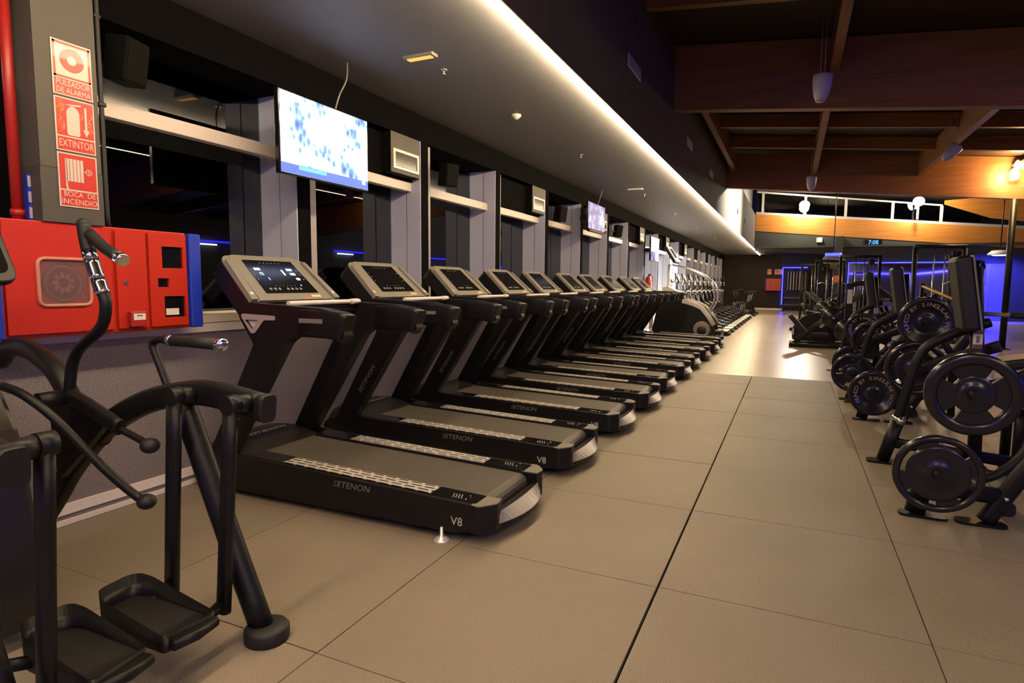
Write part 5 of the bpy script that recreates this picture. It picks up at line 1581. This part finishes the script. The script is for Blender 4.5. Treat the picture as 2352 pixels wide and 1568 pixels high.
# ------------------------------------------------------------------ machines farther down the right side
def cable_tower(loc, label, rz=0.0):
    t = thing('cable_machine', label, 'weight machine', loc, rz, 'tall cable machines')
    b = MB()
    for s in (-0.45, 0.45):
        b.rtube([(s, 0, 0), (s, 0, 2.1)], 0.07, 0.09, M_FRAME, (1, 0, 0))
    b.rtube([(-0.48, 0, 2.1), (0.48, 0, 2.1)], 0.09, 0.08, M_FRAME, (0, 1, 0)); b.rtube([(-0.5, 0.0, 0.04), (0.5, 0.0, 0.04)], 0.4, 0.06, M_FRAME, (0, 1, 0)); b.build('frame', t)
    b = MB()
    for k in range(12):
        b.b2(-0.15, 0.15, -0.06, 0.06, 0.1 + 0.045 * k, 0.14 + 0.045 * k, M_IRON)
    b.build('weight_stack', t)
    b = MB(); b.cyl((-0.1, 0, 0.08), (-0.1, 0, 2.08), 0.012, M_CHROME, None, 8); b.cyl((0.1, 0, 0.08), (0.1, 0, 2.08), 0.012, M_CHROME, None, 8); b.build('guide_rod', t)
    b = MB(); b.lathe([(0.02, -0.015), (0.075, -0.018), (0.07, 0.0), (0.075, 0.018), (0.02, 0.015)], (0.25, -0.08, 1.95), 'y', M_PLASTIC, 20); b.build('pulley', t)
    b = MB(); b.tube([(0.25, -0.09, 1.9), (0.25, -0.12, 1.45)], 0.006, M_RUBBER, 6); b.tube(smooth_path([(0.05, -0.12, 1.38), (0.25, -0.12, 1.45), (0.45, -0.12, 1.38)], 4), 0.014, M_CHROME, 8); b.build('pull_bar', t)
    return t


ct = cable_tower((1.6, 18.5, 0), 'tall cable machine right of the aisle behind the lever machines')
dup(ct, (1.05, 21.5, 0), 'tall cable machine farther down the right of the aisle', 0.5)
dup(ct, (3.6, 17.5, 0), 'tall cable machine before the wide mirror', 0.9)
dup(ct, (5.2, 23.0, 0), 'tall cable machine at the far right before the blue lit door', 1.2)


def leg_press(loc, label, rz=0.0):
    t = thing('leg_press', label, 'weight machine', loc, rz, 'black leg presses')
    b = MB()
    for s in (-0.32, 0.32):
        b.rtube([(-0.75, s, 0.05), (0.9, s, 0.06)], 0.07, 0.09, M_FRAME); b.rtube([(-0.65, s, 0.1), (0.55, s, 1.15)], 0.06, 0.07, M_FRAME); b.rtube([(0.5, s, 0.08), (0.55, s, 1.15)], 0.06, 0.07, M_FRAME)
    b.rtube([(-0.72, -0.35, 0.05), (-0.72, 0.35, 0.05)], 0.08, 0.08, M_FRAME, (1, 0, 0)); b.rtube([(0.88, -0.35, 0.05), (0.88, 0.35, 0.05)], 0.08, 0.08, M_FRAME, (1, 0, 0)); b.build('frame', t)
    b = MB(); b.box((0.0, 0, 0.62), (0.5, 0.7, 0.06), M_STEEL, Matrix.Rotation(-0.75, 3, 'Y')); b.cyl((0.05, -0.6, 0.66), (0.05, 0.6, 0.66), 0.024, M_STEEL); b.build('sled', t)
    b = MB(); b.box((-0.55, 0, 0.42), (0.1, 0.42, 0.7), M_PAD, Matrix.Rotation(-0.7, 3, 'Y'), 0.03); b.box((-0.2, 0, 0.26), (0.4, 0.42, 0.09), M_PAD, None, 0.03); b.build('seat_pad', t)
    for s in (-1, 1):
        MB().lathe([(0.025, -0.02), (0.2, -0.024), (0.215, 0.0), (0.2, 0.024), (0.025, 0.02)], (0.05, s * 0.5, 0.66), 'y', M_IRON, 28).build('plate_stack', t)
    return t


lp = leg_press((0.75, 14.6, 0), 'black leg press right of the shiny aisle floor')
dup(lp, (1.1, 24.0, 0), 'black leg press far down the aisle near the pillar', 0.3)
dup(lp, (0.95, 19.6, 0), 'black leg press behind the low rounded machine', 2.9)
dup(lp, (2.6, 18.0, 0), 'black leg press seen between the tall pads', 0.2)
dup(ct, (0.75, 25.6, 0), 'tall cable machine farthest away, left of the pillar', 0.1)
dup(ct, (2.6, 14.4, 0), 'tall cable machine behind the leaning benches', 0.3)
# low sled with a polished end close to the shiny floor
t = thing('floor_press', 'low black machine with a rounded nose at the edge of the shiny floor', 'weight machine', (0.45, 15.9, 0))
b = MB(); b.prism(fillet([(-0.4, 0.06), (-0.42, 0.3), (-0.2, 0.62), (0.15, 0.72), (0.5, 0.5), (0.6, 0.06)], [0.04, 0.12, 0.12, 0.1, 0.1, 0.04]), 'y', -0.3, -0.2, M_PLASTIC, 0.01); b.build('side_shell', t)
b = MB(); b.prism(fillet([(-0.4, 0.06), (-0.42, 0.3), (-0.2, 0.62), (0.15, 0.72), (0.5, 0.5), (0.6, 0.06)], [0.04, 0.12, 0.12, 0.1, 0.1, 0.04]), 'y', 0.2, 0.3, M_PLASTIC, 0.01); b.build('side_shell', t)
MB().b2(-0.36, 0.5, -0.2, 0.2, 0.0, 0.1, M_FRAME).build('base', t)
MB().box((-0.385, -0.31, 0.25), (0.03, 0.01, 0.14), M_WHITE, None, 0.004).build('white_label', t)
b = MB(); b.box((0.1, 0, 0.66), (0.5, 0.36, 0.08), M_PAD, Matrix.Rotation(0.2, 3, 'Y'), 0.03); b.build('pad', t)
# post with a white card
t = thing('machine_post', 'dark square post with a tall white card on it', 'post', (0.86, 11.4, 0))
MB().b2(-0.055, 0.055, -0.05, 0.05, 0.0, 1.36, M_FRAME, 0.008).build('post', t)
MB().b2(-0.2, 0.2, -0.2, 0.2, 0.0, 0.02, M_FRAME).build('base_plate', t)
MB().b2(-0.035, 0.04, -0.054, -0.05, 1.03, 1.26, M_WHITE).build('instruction_card', t)
MB().lathe([(0.025, -0.02), (0.19, -0.024), (0.2, 0.0), (0.19, 0.024), (0.025, 0.02)], (0.0, -0.09, 0.58), 'y', M_IRON, 28).build('plate_disc', t)
b = MB(); b.rtube(smooth_path([(0, 0, 1.32), (0.2, 0, 1.36), (0.5, 0, 1.2), (0.8, 0, 0.9)], 4), 0.06, 0.08, M_FRAME); b.build('lever_arm', t)


def incline_bench(loc, label, rz=0.0):
    t = thing('incline_bench', label, 'bench', loc, rz, 'pale edged incline benches')
    b = MB(); b.box((-0.16, 0, 0.86), (0.09, 0.28, 0.78), M_PAD, Matrix.Rotation(0.34, 3, 'Y'), 0.03); b.box((-0.195, 0, 0.875), (0.03, 0.31, 0.8), M_GREYPL, Matrix.Rotation(0.34, 3, 'Y'), 0.012); b.build('back_pad', t)
    b = MB(); b.box((-0.42, 0, 0.45), (0.4, 0.28, 0.09), M_PAD, None, 0.03); b.build('seat', t)
    b = MB(); b.rtube([(-0.5, 0, 0.04), (0.4, 0, 0.04)], 0.08, 0.07, M_FRAME); b.rtube([(-0.4, 0, 0.05), (-0.4, 0, 0.42)], 0.06, 0.06, M_FRAME); b.rtube([(0.35, 0, 0.05), (0.0, 0, 0.95)], 0.06, 0.06, M_FRAME); b.b2(-0.55, -0.47, -0.25, 0.25, 0, 0.07, M_FRAME); b.b2(0.36, 0.44, -0.25, 0.25, 0, 0.07, M_FRAME); b.build('frame', t)
    return t


ib = incline_bench((1.45, 12.6, 0), 'incline bench with a pale edged leaning pad behind the lever machines')
dup(ib, (1.62, 13.4, 0), 'second incline bench leaning right behind the other one')
# wooden pole standing across the far machines
t = thing('gym_pole', 'slim yellowish pole leaning between the tall pads', 'pole', (1.55, 9.0, 0))
MB().tube([(0.02, 0.6, 1.32), (0.33, 0.1, 1.13)], 0.018, M_YELLOW, 12).build('pole', t)
MB().box((0.34, 0.09, 1.12), (0.05, 0.05, 0.06), M_YELLOW, Matrix.Rotation(0.5, 3, 'Y'), 0.008).build('end_ferrule', t)
MB().rtube([(0.02, 0.62, 0.0), (0.02, 0.62, 1.36)], 0.05, 0.05, M_FRAME).build('stand_post', t)
MB().b2(-0.2, 0.25, 0.45, 0.8, 0.0, 0.02, M_FRAME).build('stand_base', t)
MB().rtube([(0.36, 0.08, 0.0), (0.36, 0.08, 1.12)], 0.05, 0.05, M_FRAME).build('stand_post', t)
MB().b2(0.2, 0.5, -0.05, 0.25, 0.0, 0.02, M_FRAME).build('stand_base', t)

# blue light lines on the right and back walls; they show as reflections in the windows
for k, (ya, yb, lab) in enumerate(((12.9, 15.4, 'blue light line along the right wall nearest the viewer'), (19.7, 22.6, 'blue light line along the right wall, second'), (25.6, 28.8, 'blue light line along the right wall before the far beam'))):
    led_line('blue_light_line', [(9.42, ya, 2.60), (9.42, yb, 2.60)], lab, 0.03)
b = MB(); b.tube([(-3.2, YB + 0.08, 0.4), (-3.2, YB + 0.08, 2.45), (9.2, YB + 0.08, 2.45), (9.2, YB + 0.08, 0.4)], 0.04, emat('blue_led_back', (0.05, 0.04, 1.0), 7), 8)
tag(b.build('blue_light_line'), 'blue light line framing the wall behind the viewer', 'light', 'blue light lines')
b = MB(); b.tube([(9.42, -2.0, 2.4), (9.42, 9.5, 2.4)], 0.04, emat('blue_led_side', (0.05, 0.04, 1.0), 7), 8)
tag(b.build('blue_light_line'), 'long blue light line low on the right wall beside the viewer', 'light', 'blue light lines')
for k, (ya, yb, lab) in enumerate(((13.1, 14.1, 'white tube lamp under the first far blue line of the right wall'), (19.9, 20.9, 'white tube lamp under the second far blue line of the right wall'))):
    b = MB(); b.tube([(9.42, ya, 2.50), (9.42, yb, 2.50)], 0.022, emat('tube_white', (0.9, 0.95, 1.0), 5), 8); tag(b.build('tube_lamp'), lab, 'lamp', 'white tube lamps on the right wall')
